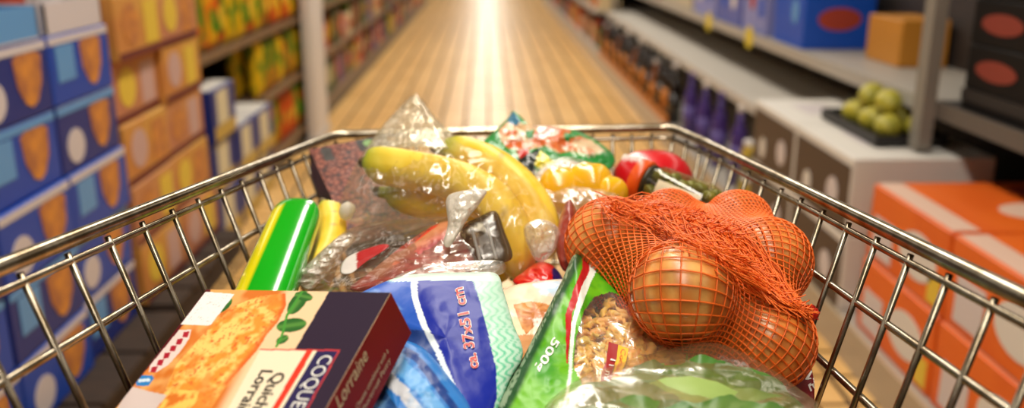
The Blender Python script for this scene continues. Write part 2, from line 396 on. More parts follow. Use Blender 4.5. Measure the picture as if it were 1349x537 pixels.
# --- low blue and white cartons, left
ys = [3.48, 3.8, 4.12, 4.44]; lh = .21
for c in range(3):
    for r in range(3 if c == 0 else 2):
        y0, y1, z0 = ys[c]+.004, ys[c+1]-.004, .0+r*lh; x1 = XL+random.uniform(-.012, .006)
        if r: z0 += .0
        t = thing('blue_white_carton', ((x1-.2), (y0+y1)/2, z0), 'low navy carton with cream panel, %s layer, %s of three columns' % (('bottom', 'second', 'top')[r], ('nearest', 'middle', 'farthest')[c]), 'carton', 'navy and cream cartons on the left')
        box_part('body', (x1-.36, x1, y0, y1, z0, z0+lh-.003), BLUE2, t, .003)
        panel('cream_panel', x1+.0004, y0+.13, z0+.13, .15, .13, 1, mat('cream_print', (214, 204, 168), rough=.55), t)
        panel('white_top', x1-.18, (y0+y1)/2, z0+lh-.0028, .33, y1-y0-.01, 1, WHITEC, t, axis='z')
        panel('yellow_panel', x1+.0004, (y0+y1)/2, z0+.035, y1-y0-.02, .055, 1, mat('ochre_print', (190, 158, 70), rough=.55), t)
# --- left gondola
def gondola(name, xf, xb, y0, y1, levels, label, kick, kickm, boardm, posts):
    ys0 = y0; t = thing(name, ((xf+xb)/2, (y0+y1)/2, 0), label, 'shelf'); s = 1 if xb > xf else -1
    a, b = min(xf, xb), max(xf, xb)
    box_part('back_panel', (xb-.01, xb+.01, y0, y1, 0, 1.75), boardm, t)
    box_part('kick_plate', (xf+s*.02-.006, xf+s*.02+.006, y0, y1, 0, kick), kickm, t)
    for z in levels:
        y0 = 3.48 if z > .7 and s < 0 else ys0
        bo = box_part('shelf_board', (a, b, y0, y1, z-.016, z), boardm, t)
        box_part('shelf_lip', (xf-.006, xf+.002, y0, y1, z-.022, z+.008), boardm, bo)
    for y in posts: box_part('upright', (xf-.012, xf+.04, y-.03, y+.03, 0, 1.75) if s > 0 else (xf-.04, xf+.012, y-.03, y+.03, 0, 1.75), STEEL, t)
    return t
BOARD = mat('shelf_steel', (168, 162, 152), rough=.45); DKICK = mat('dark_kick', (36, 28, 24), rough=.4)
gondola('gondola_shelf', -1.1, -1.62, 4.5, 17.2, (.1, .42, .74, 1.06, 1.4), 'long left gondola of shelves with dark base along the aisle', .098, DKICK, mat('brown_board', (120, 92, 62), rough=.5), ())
po = thing('shelf_post', (-1.075, 5.62, 0), 'pale grey upright post in front of the left gondola', 'post')
box_part('column', (-1.088, -1.03, 5.42, 5.84, 0, 1.75), mat('pale_grey_paint', (212, 205, 198), rough=.5), po, .006)
box_part('foot_plate', (-1.09, -1.02, 5.4, 5.86, 0, .02), STEEL, po)
# stock on the left gondola
BAGC = {'orange': (226, 112, 22), 'leaf green': (72, 120, 20), 'yellow': (222, 178, 24), 'red orange': (200, 66, 18), 'olive green': (108, 124, 26), 'rust': (168, 78, 24)}
def snack_pack(c2):
    """upright pillow packet, local: width along y, height z, front +x"""
    n, k = 13, 13; V = []
    for s in (1, -1):
        for i in range(n):
            for j in range(k):
                a = i/(n-1)*2-1; b = j/(k-1)*2-1; p = ((1-a**4)*(1-abs(b)**5))**.6
                V.append((s*.035*p+.006*math.sin(9*a+4*b+c2)*p, a*.075*(1-.05*(1-b*b)), .105+b*.105))
    Fc = []
    for s in range(2):
        for i in range(n-1):
            for j in range(k-1):
                q = s*n*k+i*k+j; f = (q, q+k, q+k+1, q+1); Fc.append(f if s == 0 else f[::-1])
    return np.array(V), Fc
bagmesh = {}
for bi, (nm, c) in enumerate(BAGC.items()):
    V, Fc = snack_pack(bi); N = fbm(V*28+bi*7, bi); base = lin(c); other = lin(list(BAGC.values())[(bi+2) % 6]); third = lin((236, 200, 60) if bi % 2 else (90, 140, 30))
    C = np.broadcast_to(base, V.shape).copy(); C = mixc(C, other, sst(.52, .6, N)); C = mixc(C, third, (np.hypot(V[:, 1]-.01, V[:, 2]-.1) < .035)*1.)
    me = bpy.data.meshes.new('snack_packet'); me.from_pydata(V.tolist(), [], [list(f) for f in Fc]); me.materials.append(SOFT)
    a = me.color_attributes.new('Col', 'FLOAT_COLOR', 'POINT'); a.data.foreach_set('color', np.c_[C, np.ones(len(C))].ravel()); me.polygons.foreach_set('use_smooth', [True]*len(me.polygons)); bagmesh[nm] = me
SHN = {.1: 'lowest', .42: 'second', .74: 'third', 1.06: 'fourth'}
for z in (.1, .42, .74, 1.06):
    i0 = -7 if z > .7 else 0
    for i in range(i0, 11):
        y = 4.58+i*.152
        nm = random.choice(list(BAGC))
        for dx in (0, -.1):
            o = bpy.data.objects.new('snack_packet', bagmesh[nm]); COL.objects.link(o); o.location = (-1.16+dx+random.uniform(-.01, .01), y, z+.0005); o.rotation_euler = (0, 0, random.uniform(-.15, .15)); o.scale = (1, .95, random.uniform(1.28, 1.4))
            setp(o, '%s packet, %s along the %s left gondola shelf, %s row' % (nm, nth(i-i0), SHN[z], 'front' if dx == 0 else 'back'), 'packet', 'packets on the left gondola')
FARC = [('orange', (214, 104, 26)), ('red', (186, 40, 22)), ('leaf green', (70, 104, 22)), ('cream', (214, 190, 146)), ('violet', (76, 48, 120)), ('yellow', (216, 170, 34)), ('brown', (120, 66, 26)), ('dark green', (44, 70, 24))]
def far_stock(xf, s, y0, y1, levels, side, seed):
    R = random.Random(seed)
    for z in levels:
        y = y0; cnt = 0
        while y < y1:
            w = R.uniform(.13, .24)*(1+(y-y0)*.03); h = R.uniform(.16, .27); nm, c = R.choice(FARC); m = mat('stock_%s' % nm.replace(' ', '_'), c, rough=.45)
            key = ('far', nm); x1 = xf+s*R.uniform(.03, .06)
            t = thing('product_carton', (x1+s*.1, y+w/2, z), 'small %s carton, %s along the %s level of the far %s shelf' % (nm, nth(cnt), LAYER[list(levels).index(z)], side), 'carton', 'cartons on the far %s shelves' % side)
            box_part('body', (min(x1, x1+s*.22), max(x1, x1+s*.22), y+.004, y+w-.004, z+.0005, z+h), m, t, .003)
            nm2, c2 = R.choice(FARC); panel('label_panel', x1-s*.0004, y+w/2, z+h*.55, w*.6, h*.45, -s, mat('stock_%s' % nm2.replace(' ', '_'), c2, rough=.45), t, R.choice(('rect', 'oval')))
            y += w; cnt += 1
far_stock(-1.1, -1, 6.3, 16.6, (.1, .42, .74), 'left', 3)
# --- right gondola
gr = thing('gondola_shelf', (1.33, 8, 0), 'long right gondola with grey metal base and pale shelves', 'shelf')
KICK = mat('grey_kick', (176, 160, 136), rough=.35)
box_part('back_panel', (1.7, 1.72, 1, 17.2, 0, 1.75), mat('dark_back', (46, 38, 34), rough=.6), gr)
box_part('kick_plate', (1.035, 1.05, 1, 17.2, 0, .12), KICK, gr)
box_part('base_deck', (1.05, 1.7, 1, 17.2, .1, .12), BOARD, gr)
mid = box_part('shelf_board', (1.16, 1.7, 3.52, 9.0, .47, .49), mat('light_board', (196, 190, 180), rough=.5), gr); box_part('shelf_lip', (1.153, 1.16, 3.52, 9.0, .455, .497), mat('light_board'), mid)
up = box_part('shelf_board', (1.3, 1.7, 2.62, 9.0, .715, .735), BOARD, gr); box_part('shelf_lip', (1.29, 1.3, 2.62, 9.0, .695, .742), BOARD, up)
DBO = mat('dark_board', (40, 34, 31), rough=.5); up2 = box_part('shelf_board', (1.3, 1.7, 1.0, 2.61, .715, .735), DBO, gr); box_part('shelf_lip', (1.29, 1.3, 1.0, 2.61, .695, .742), mat('dull_lip', (92, 84, 76), rough=.5), up2)
box_part('upright', (1.25, 1.289, 2.56, 2.62, .6, 1.75), GREY, gr)
box_part('upright', (1.22, 1.26, 9.0, 9.06, 0.12, 1.75), GREY, gr)
YTAG = mat('yellow_tag', (214, 190, 50), rough=.5)
for k, (y, lb) in enumerate(((4.5, 'nearer'), (5.35, 'farther'))):
    o = panel('price_tag', 1.2895, y, .72, .13, .11, -1, YTAG, None, 'oval', t=.003); setp(o, 'round yellow price tag on the right shelf edge, %s of two' % lb, 'price tag', 'yellow price tags')
for z in (.49, .79): b_ = box_part('shelf_board', (1.06, 1.7, 9.06, 17.2, z-.02, z), BOARD, gr); box_part('shelf_lip', (1.052, 1.06, 9.06, 17.2, z-.035, z+.008), BOARD, b_)
far_stock(1.06, 1, 9.1, 16.6, (.12, .49, .79), 'right', 9)
# orange-topped cartons, nearest on the base deck
for c, (y0, y1) in enumerate(((1.04, 1.5), (1.5, 1.96), (1.96, 2.41))):
    for r in range(2):
        z0 = .121+r*.213; x0 = 1.06+.006*r; x1 = 1.62; y0a, y1a = y0+.006, y1-.006
        t = thing('orange_carton', ((x0+x1)/2, (y0+y1)/2, z0), 'orange and white carton on the right base, %s layer, %s of three along the aisle' % (('lower', 'upper')[r], ('nearest', 'middle', 'farthest')[c]), 'carton', 'orange cartons on the right')
        box_part('body', (x0, x1, y0a, y1a, z0, z0+.21), ORC, t, .004)
        panel('white_edge', x0+.04, (y0+y1)/2, z0+.2102, .065, y1-y0-.03, 1, mat('pale_pink_print', (222, 186, 164), rough=.55), t, axis='z')
        panel('print_patch', x0+.3, y0+.16, z0+.2102, .2, .15, 1, mat('pale_pink_print'), t, 'oval', axis='z')
        panel('print_patch', x0+.4, y0+.34, z0+.2102, .16, .1, 1, REDP, t, 'oval', axis='z')
        panel('white_panel', x0-.0004, y0+.15, z0+.1, .2, .12, -1, WHITEC, t, 'oval')
        panel('white_panel', x0-.0004, y0+.35, z0+.075, .12, .11, -1, PALE, t)
        panel('yellow_patch', x0-.0004, y0+.05, z0+.05, .06, .07, -1, YEL, t)
# white-topped cartons beyond
for c, (y0, y1) in enumerate(((2.5, 3.0), (3.0, 3.5))):
    for r in range(2):
        z0 = .121+r*.235; x0 = 1.045; x1 = 1.46
        y0a, y1a = y0+.006, y1-.006
        t = thing('white_carton', ((x0+x1)/2, (y0+y1)/2, z0), 'white topped grey carton behind the orange cartons, %s layer, %s one' % (('lower', 'upper')[r], ('nearer', 'farther')[c]), 'carton', 'white topped cartons on the right')
        box_part('body', (x0, x1, y0a, y1a, z0, z0+.232), WHITEC, t, .004)
        panel('grey_print', x0+.16, y0+.28, z0+.2322, .12, .2, 1, PALE, t, axis='z')
        panel('brown_print', x0+.25, y0+.16, z0+.2322, .05, .1, 1, mat('brown_print', (150, 110, 90), rough=.6), t, axis='z')
        panel('dark_label', x0-.0004, (y0+y1)/2, z0+.105, .47, .2, -1, mat('dark_brown_label', (66, 48, 40), rough=.5), t); panel('pale_spot', x0-.002, y0+.14, z0+.1, .09, .09, -1, PALE, t, 'oval'); panel('pale_spot', x0-.002, y0+.36, z0+.07, .07, .08, -1, WHITEC, t, 'oval')
# bottles on the base deck
def bottle(name, x, y, z, h, r, bm, cm, lm, label, group):
    t = thing(name, (x, y, z), label, 'bottle', group)
    V, Fc = lathe([(0, r*.9), (.02, r), (.58, r), (.7, r*.8), (.8, r*.42), (.93, r*.36), (.93, r*.36)], (x, y, z), (x, y, z+h), 16); mesh('glass_body', V, Fc, bm, t)
    V, Fc = lathe([(0, r*.44), (.9, r*.44), (1, r*.36)], (x, y, z+h*.92), (x, y, z+h), 12); mesh('cap', V, Fc, cm, t)
    V, Fc = lathe([(0, r*1.01), (1, r*1.01)], (x, y, z+h*.15), (x, y, z+h*.5), 16); mesh('label_band', V, Fc, lm, t)
DG = mat('dark_glass', (26, 20, 18), rough=.15, coat=.5); PURP = mat('purple_plastic', (66, 44, 120), rough=.4); WCAP = mat('white_cap', (214, 208, 204), rough=.4)
PURPL = mat('purple_label', (84, 66, 140), rough=.5)
k = 0
for i, y in enumerate(np.arange(5.35, 8.9, .21)):
    dk = i % 4 != 3
    bottle('bottle', 1.11, y, .1205, .36 if dk else .3, .042, DG if dk else mat('amber_glass', (120, 66, 30), rough=.2), WCAP if i % 3 == 0 else DG, (mat('orange_label', (196, 118, 40), rough=.5) if i % 2 else DG), '%s bottle with %s cap, %s in the row on the right base deck' % ('tall dark' if dk else 'short amber', 'pale' if i % 3 == 0 else 'black', nth(i)), 'bottles on the right base deck')
for i, y in enumerate((3.95, 4.3, 4.62, 4.95)):
    bottle('bottle', 1.12, y, .1205, .36, .038, PURP, PURPL if i % 2 else WCAP, PURPL, 'purple bottle on the right base deck, %s of four' % ('nearest', 'second', 'third', 'farthest')[i], 'purple bottles on the right')
for i, y in enumerate(np.arange(5.3, 8.6, .2)):
    o = box_part('small_box', (1.052, 1.066, y, y+.16, .1205, .17), mat('orange_label', (196, 118, 40), rough=.5), None); setp(o, 'small orange box, %s of the row before the dark bottles' % nth(i), 'box', 'small orange boxes on the right')
for i, (y, x, z, c, lab) in enumerate(((3.62, 1.1, .1205, 'jar_yellow', 'yellow'), (3.75, 1.12, .1205, 'jar_olive', 'olive'), (3.64, 1.13, .241, 'jar_olive', 'olive'), (3.77, 1.14, .241, 'jar_yellow', 'yellow'), (3.66, 1.25, .1205, 'jar_dark', 'dark'))):
    m = mat(c, {'jar_yellow': (186, 160, 60), 'jar_olive': (104, 104, 48), 'jar_dark': (40, 30, 26)}[c], rough=.3)
    t = thing('jar', (x, y, z), '%s jar in the %s row of small jars past the white cartons' % (lab, 'lower' if z < .2 else 'upper'), 'jar', 'small jars on the right')
    V, Fc = lathe([(0, .05), (.05, .056), (.8, .056), (.95, .045), (1, .045)], (x, y, z), (x, y, z+.1), 16); mesh('glass', V, Fc, m, t)
    V, Fc = lathe([(0, .05), (.9, .05), (1, .045)], (x, y, z+.1), (x, y, z+.12), 16); mesh('lid', V, Fc, (WCAP, DG, YTAG)[i % 3], t)
# blue carton with a red oval and neighbours on the upper shelf
UZ = .736
def upper_box(name, x0, x1, y0, y1, h, m, label, oval=None, front=None):
    t = thing(name, ((x0+x1)/2, (y0+y1)/2, UZ), label, 'carton')
    box_part('body', (x0, x1, y0, y1, UZ, UZ+h), m, t, .004)
    if oval: panel('oval_logo', (x0+x1)/2, y0-.0004, UZ+h*.42, (x1-x0)*.62, h*.32, -1, oval, t, 'oval', axis='y')
    if front:
        for k, (f, g, mm, sh) in enumerate(front): panel('print_patch', x0-.0004, y0+(y1-y0)*f, UZ+h*g, (y1-y0)*.22, h*.35, -1, mm, t, sh)
BB = mat('bright_blue_card', (14, 78, 184), rough=.4); LAV = mat('lavender_print', (132, 136, 190), rough=.5)
upper_box('blue_carton', 1.33, 1.63, 3.85, 4.25, .3, BB, 'bright blue carton with a dull red oval on the right upper shelf', REDP, ((.3, .5, SKY, 'oval'),))
upper_box('amber_carton', 1.5, 1.68, 3.3, 3.6, .17, mat('amber_card', (196, 130, 40), rough=.5), 'amber carton beside the bright blue carton with red oval', None)
upper_box('lavender_carton', 1.32, 1.6, 4.35, 4.75, .26, LAV, 'lavender carton behind the bright blue carton, nearer of two', None, ((.2, .5, BB, 'rect'), (.6, .6, REDP, 'oval')))
upper_box('lavender_carton', 1.32, 1.6, 4.8, 5.3, .26, mat('slate_blue_card', (90, 100, 170), rough=.5), 'slate blue carton with pale patch above the yellow tags', None, ((.3, .5, PALE, 'oval'), (.7, .5, BB, 'rect')))
upper_box('lavender_carton', 1.32, 1.6, 5.35, 5.9, .26, LAV, 'lavender carton farthest along the right upper shelf', None, ((.3, .5, BB, 'oval'), (.7, .5, PALE, 'rect')))
upper_box('cream_carton', 1.32, 1.6, 6.0, 7.0, .22, mat('cream_card', (190, 176, 150), rough=.6), 'long cream carton on the right upper shelf past the lavender ones', None, ((.4, .5, ORNG, 'rect'),))
upper_box('red_carton', 1.32, 1.6, 7.1, 8.0, .22, REDP, 'dull red carton far along the right upper shelf', None, ((.4, .5, WHITEC, 'rect'),))
# black cartons with dull red ovals
for r in range(3):
    for c, (y0, y1) in enumerate(((1.3, 1.9), (1.91, 2.5))):
        z0 = .795+r*.122; x0 = 1.33
        t = thing('black_carton', (1.5, (y0+y1)/2, z0), 'black carton with dull red oval, %s layer, %s one' % (('lower', 'middle', 'upper')[r], ('nearer', 'farther')[c]), 'carton', 'black cartons on the right')
        box_part('body', (x0, 1.66, y0, y1, z0, z0+.12), BLACKC, t, .004)
        panel('oval_logo', x0-.0004, y1-.15, z0+.06, .2, .055, -1, mat('dark_red_print', (132, 50, 38), rough=.5), t, 'oval')
for c, (y0, y1) in enumerate(((1.3, 1.9), (1.91, 2.5))):
    t = thing('black_tray', (1.5, (y0+y1)/2, .735), 'low black tray under the black cartons, %s one' % ('nearer', 'farther')[c], 'tray'); box_part('base', (1.33, 1.66, y0, y1, .736, .76), BLACKC, t); box_part('top_rim', (1.325, 1.665, y0, y1, .76, .794), mat('charcoal_card', (34, 28, 26), rough=.6), t)
# yellow-green lemons in a heap between the shelves
LEM = mat('lemon_skin', (186, 172, 44), rough=.45, noise=((150, 146, 50), 14, (1, 1, 1)), bump=(160, .3))
o = None
tray = thing('fruit_tray', (1.27, 2.76, .591), 'dark tray of yellow green lemons on the white cartons', 'tray')
box_part('base', (1.16, 1.38, 2.64, 3.1, .592, .598), DARK, tray)
for b in ((1.16, 1.166, 2.64, 3.1), (1.374, 1.38, 2.64, 3.1), (1.166, 1.374, 2.64, 2.646), (1.166, 1.374, 3.094, 3.1)): box_part('side_wall', (*b, .598, .625), DARK, tray)
lp = [(0, .012), (.04, .016), (.12, .026), (.3, .038), (.5, .041), (.7, .038), (.88, .026), (.96, .014), (1, .008)]
lv, lf = lathe(lp, (0, -.05, 0), (0, .05, 0), 16); lm = bpy.data.meshes.new('lemon'); lm.from_pydata(lv.tolist(), [], [list(f) for f in lf]); lm.materials.append(LEM); lm.polygons.foreach_set('use_smooth', [True]*len(lm.polygons))
for i, (x, y, z) in enumerate(((1.22, 2.7, .64), (1.315, 2.7, .64), (1.22, 2.82, .64), (1.315, 2.82, .64), (1.22, 2.95, .64), (1.315, 2.95, .64), (1.24, 2.76, .705), (1.24, 2.89, .705))):
    o = bpy.data.objects.new('lemon', lm); COL.objects.link(o); o.location = (x, y, z); o.rotation_euler = (random.uniform(-.2, .2), 0, random.uniform(-.8, .8))
    setp(o, 'yellow green lemon in the dark fruit tray, %s' % ('near left', 'near right', 'middle left', 'middle right', 'far left', 'far right', 'nearer on top', 'farther on top')[i], 'lemon', 'lemons in the dark tray')

# ============================================================ SHOPPING CART
L0, L1, L2 = at(0, 352, .57), at(405, 192, 1.24), at(444, 177, 1.3)
R0, R1, R2 = at(1349, 392, .52), at(935, 190, 1.22), at(884, 168, 1.3)
def ext(a, b, Y): return a+(b-a)*((Y-a[1])/(b[1]-a[1]))
LH, RH = ext(L0, L1, .25), ext(R0, R1, .25)
FLZ = .70
cart = thing('shopping_cart', (0, .8, 0), 'chrome wire shopping cart filled with groceries', 'shopping cart')
def rounded(P, r=.02, n=5):
    out = [P[0]]
    for a, b, c in zip(P[:-2], P[1:-1], P[2:]):
        p, q = b+nrm(a-b)*r, b+nrm(c-b)*r
        for t in np.linspace(0, 1, n): out.append((1-t)**2*p+2*t*(1-t)*b+t*t*q)
    out.append(P[-1]); return np.array(out)
rim = [LH, L1, L2, R2, R1, RH]
V, Fc = tube(rounded(rim, .018), .0062, 10); mesh('rim_tube', V, Fc, CHROME, cart)
inL, inR, inF = .29, .24, .22
def drop(P, h, s):                                      # point h below the rim on wall s
    P = np.asarray(P, float)
    off = {'L': (inL, 0, 0), 'R': (-inR, 0, 0), 'F': (0, -inF, 0), 'LF': (inL*.7, -inF*.7, 0), 'RF': (-inR*.7, -inF*.7, 0)}[s]
    return P+np.array([off[0]*h, off[1]*h, -h])
for h, r in ((.0145, .0032), (.066, .0033), (.13, .0033), (.19, .0033)):
    P = [drop(LH, h, 'L'), drop(L1, h, 'LF'), drop(L2, h, 'F')+np.array([inL*h*.3, 0, 0]), drop(R2, h, 'F')-np.array([inR*h*.3, 0, 0]), drop(R1, h, 'RF'), drop(RH, h, 'R')]
    V, Fc = tube(rounded(P, .018), r, 8); mesh('horizontal_wire', V, Fc, CHROME, cart)
def vwire(P, s, h0=.008):
    h1 = P[2]-FLZ; A = drop(P, h0, s); B = drop(P, h1, s); V, Fc = tube(np.array([A, (A+B)/2, B]), .0027, 8); mesh('vertical_wire', V, Fc, CHROME, cart)
for k in range(18):
    Y = .288+.057*k
    if Y < 1.235: vwire(ext(L0, L1, Y+.012), 'L')
    Y = .2645+.0555*k
    if Y < 1.21: vwire(ext(R0, R1, Y+.003), 'R')
for t in (.2, .55, .9): vwire(L1+(L2-L1)*t, 'LF'); vwire(R1+(R2-R1)*t, 'RF')
nF = 17
for k in range(1, nF): vwire(L2+(R2-L2)*k/nF, 'F')
c0, c1, c2, c3 = [drop(p, p[2]-FLZ, s) for p, s in ((LH, 'L'), (L2, 'F'), (R2, 'F'), (RH, 'R'))]
c1 = c1+np.array([.05, 0, 0]); c2 = c2-np.array([.05, 0, 0])
V, Fc = tube(np.array([c0, c1, c2, c3]), .004, 8, closed=True); mesh('floor_frame', V, Fc, CHROME, cart)
for k in range(1, 12):
    a = c0+(c3-c0)*k/12; b = c1+(c2-c1)*k/12; V, Fc = tube(np.array([a, (a+b)/2, b]), .0027, 6); mesh('floor_wire', V, Fc, CHROME, cart)
for k in range(1, 6):
    a = c0+(c1-c0)*k/6; b = c3+(c2-c3)*k/6; V, Fc = tube(np.array([a, (a+b)/2, b])-np.array([0, 0, .005]), .0032, 6); mesh('floor_wire', V, Fc, CHROME, cart)
hb = np.array([LH+[0, -.02, .02], RH+[0, -.02, .02]]); V, Fc = tube(np.array([hb[0], hb.mean(0), hb[1]]), .014, 12); mesh('handle_bar', V, Fc, RED, cart)
for e, f in ((LH, hb[0]), (RH, hb[1])): V, Fc = tube(np.array([e, (e+f)/2, f]), .009, 8); mesh('handle_bracket', V, Fc, DARK, cart)
# rear gate, chassis and casters
for k in range(1, 11):
    a = LH+(RH-LH)*k/11; b = c0+(c3-c0)*k/11; V, Fc = tube(np.array([a-[0, 0, .01], (a+b)/2, b]), .0027, 6); mesh('gate_wire', V, Fc, CHROME, cart)
V, Fc = tube(np.array([LH-[0, 0, .008], (LH+RH)/2-[0, 0, .008], RH-[0, 0, .008]]), .005, 8); mesh('gate_bar', V, Fc, CHROME, cart)
for s, (p, q) in ((-1, (c0, c1)), (1, (c3, c2))):
    x0 = p[0]*.95; x1 = q[0]*1.05
    P = rounded(np.array([p+[0, .02, -.006], [x0, .42, .16], [x1, 1.24, .13], [x1, 1.27, .2]]), .06); V, Fc = tube(P, .011, 10); mesh('chassis_rail', V, Fc, CHROME, cart)
    V, Fc = tube(np.array([[x1, 1.22, .14], [x1*.96, 1.15, .42], q+[0, -.03, -.006]]), .009, 8); mesh('chassis_strut', V, Fc, CHROME, cart)
    for (x, y, z) in ((x0, .44, .15), (x1, 1.2, .125)):
        wv, wf = lathe([(0, .045), (.12, .056), (.3, .0625), (.7, .0625), (.88, .056), (1, .045)], (x-.014, y, .0625), (x+.014, y, .0625), 24); w = mesh('caster_wheel', wv, wf, DARK, cart)
        hv, hf = lathe([(0, .016), (1, .016)], (x-.02, y, .0625), (x+.02, y, .0625), 10); mesh('axle', hv, hf, GREY, w)
        for q_ in (-1, 1): V, Fc = boxv(x+q_*.019-.003, x+q_*.019+.003, y-.016, y+.016, .05, z), BF; mesh('fork', V, Fc, GREY, cart, smooth=False)
        mesh('fork_plate', boxv(x-.022, x+.022, y-.02, y+.02, z-.012, z), BF, GREY, cart, smooth=False)
V, Fc = tube(np.array([[c1[0]*1.05, 1.24, .13], [0.02, 1.24, .13], [c2[0]*1.05, 1.24, .13]]), .009, 8); mesh('chassis_crossbar', V, Fc, CHROME, cart)
V, Fc = tube(np.array([[c0[0]*.95, .42, .16], [0.02, .42, .16], [c3[0]*.95, .42, .16]]), .009, 8); mesh('chassis_crossbar', V, Fc, CHROME, cart)

# ============================================================ GROCERIES
CLEAR = film('clear_film', haze=.10, gloss=.5, bs=45, bd=.8)
MILKY = film('milky_film', haze=.8, gloss=.5, bs=70, bd=.9, hazecol=(236, 230, 216))
BAGF = film('bag_film', tint=(252, 249, 240), haze=.07, gloss=.22, bs=30, bd=.55, hazecol=(232, 224, 205))
SMOKE = film('smoky_film', tint=(236, 228, 218), haze=.10, gloss=.4, rough=.2, bs=40, bd=.5, hazecol=(206, 194, 176))
def plane_text(body, O, ux, uy, h, m, name, parent, off=.0005, bold=0, shear=0, width=None):
    V, Fc = text2d(body, bold); ux, uy = nrm(ux), nrm(uy); n = nrm(np.cross(ux, uy)); k = h/.72
    sx = k if width is None else width/V[:, 0].max()
    P = O+np.outer(V[:, 0]*sx+V[:, 1]*k*shear, ux)+np.outer(V[:, 1]*k, uy)+n*off
    return mesh(name, P, Fc, m, parent, smooth=False)
# ---------------- quiche box
dA = .66; sc = dA/.90
A, B, C, D = cd(515, 385, dA), cd(272, 381, .9985*sc), cd(430, 537, .7996*sc), cd(542, 438, .9334*sc)
eS, eT, eD = B-A, nrm(C-A), D-A; LEN = .158
eS_n = nrm(eS); n_top = nrm(np.cross(eS, eT)); n_top = n_top if n_top[2] > 0 else -n_top
qb = thing('quiche_box', (A+B+2*eT*LEN+A+B)/4+eD, 'quiche carton with a cheesy quiche photo and navy and maroon sides', 'box')
def face(name, O, u, v, nu, nv, fn, out, off=0, m=CARD):
    U, Vv = np.meshgrid(np.linspace(0, 1, nu), np.linspace(0, 1, nv)); P = O+U[..., None]*u+Vv[..., None]*v+nrm(out)*off
    P = P.reshape(-1, 3); x, y = proj(P); Fc = []
    flip = np.dot(np.cross(u, v), out) < 0
    for j in range(nv-1):
        for i in range(nu-1):
            a = j*nu+i; f = (a, a+1, a+nu+1, a+nu); Fc.append(f[::-1] if flip else f)
    return P, Fc, fn(x, y, P)
def top_art(x, y, P):
    N = fbm(P*140, 3); N2 = fbm(P*420, 8, 3); N3 = fbm(P*60, 21, 3)
    peach = lin((242, 205, 160)); c = np.broadcast_to(lin((236, 170, 96)), (len(x), 3)).copy()
    c = mixc(c, lin((214, 116, 36)), sst(.35, .65, N3))
    c = mixc(c, peach, sst(365, 382, x+(y-385)*.55)*1.)
    q = inpoly(x, y, [(376, 386), (377, 402), (366, 424), (352, 440), (338, 462), (300, 505), (262, 560), (180, 600), (205, 545), (232, 480), (262, 446), (288, 420), (310, 402), (340, 390)])
    qc = mixc(np.broadcast_to(lin((240, 150, 50)), c.shape), lin((252, 206, 112)), sst(.38, .62, N)); qc = mixc(qc, lin((214, 88, 30)), sst(.6, .72, N2)*.85); qc = mixc(qc, lin((232, 128, 44)), sst(.5, .7, N3)*.7)
    ed = polydist(x, y, [(376, 386), (377, 402), (366, 424), (352, 440), (338, 462), (300, 505)]); qc = mixc(qc, lin((220, 92, 26)), (1-sst(2, 9, ed))*.85)
    c = np.where(q[:, None], qc, c)
    crust = inpoly(x, y, [(200, 548), (228, 512), (262, 515), (258, 530), (225, 560)]); c = np.where(crust[:, None], mixc(np.broadcast_to(lin((250, 200, 96)), c.shape), lin((222, 120, 40)), sst(.45, .65, N)), c)
    tabl = inpoly(x, y, [(150, 545), (172, 508), (196, 515), (220, 520), (200, 545)]); c = np.where(tabl[:, None], lin((214, 196, 190)), c)
    for (px_, py_, rx, ry, an) in ((392, 398, 19, 9, -.9), (384, 428, 20, 9, -.15), (372, 447, 9, 5, -.5), (292, 402, 16, 8, -.6), (400, 390, 12, 6, .2)):
        ca, sa = math.cos(an), math.sin(an); u = ((x-px_)*ca+(y-py_)*sa)/rx; v = (-(x-px_)*sa+(y-py_)*ca)/ry
        g = u*u+v*v < 1; gc = mixc(np.broadcast_to(lin((34, 96, 30)), c.shape), lin((92, 150, 60)), np.exp(-(v*3)**2)*.8); c = np.where(g[:, None], gc, c)
    stem = polydist(x, y, [(398, 384), (378, 415), (372, 440), (364, 456)]) < 1.6; c = np.where(stem[:, None], lin((70, 150, 50)), c)
    navy = x > 437+(y-383)*(430-515)/(537-385.)*1.0; navy &= inpoly(x, y, [(437, 378), (530, 378), (420, 560), (300, 560), (343, 459), (392, 459)])
    navy2 = inpoly(x, y, [(437, 378), (530, 378), (515, 385), (430, 537), (415, 565), (340, 565), (398, 460), (389, 459)]); c = np.where(navy2[:, None], lin((42, 26, 48)), c)
    lab = inpoly(x, y, [(343, 460), (447, 461), (385, 575), (280, 575)]); c = np.where(lab[:, None], lin((244, 228, 196)), c)
    redl = inpoly(x, y, [(404, 460.5), (413, 460.5), (345, 575), (336, 575)]); c = np.where(redl[:, None], lin((226, 54, 30)), c)
    band = inpoly(x, y, [(418, 460.7), (447, 461), (384, 575), (350, 575)]); c = np.where(band[:, None], lin((38, 28, 78)), c)
    eb = polydist(x, y, [(343, 460), (447, 461), (384, 575)]) < .9; c = np.where(eb[:, None], lin((206, 60, 56)), c)
    st = inpoly(x, y, [(271, 384), (309, 387), (277, 428), (238, 427)]); wn = vnoise(P*900, 5); c = np.where(st[:, None], mixc(np.broadcast_to(lin((244, 240, 236)), c.shape), lin((150, 150, 150)), (wn > .8)*.5), c)
    ov = inpoly(x, y, [(232, 434), (252, 434), (249, 446), (238, 462), (222, 480), (206, 490), (196, 490), (198, 480), (212, 458)]); c = np.where(ov[:, None], lin((240, 214, 206)), c)
    for k in range(6):
        f = k/5; bx, by = 246-f*42, 440+f*46; g = inpoly(x, y, [(bx-4, by-3), (bx+4, by-4), (bx+1, by+4), (bx-6, by+4)]); c = np.where(g[:, None], lin((176, 24, 46)), c)
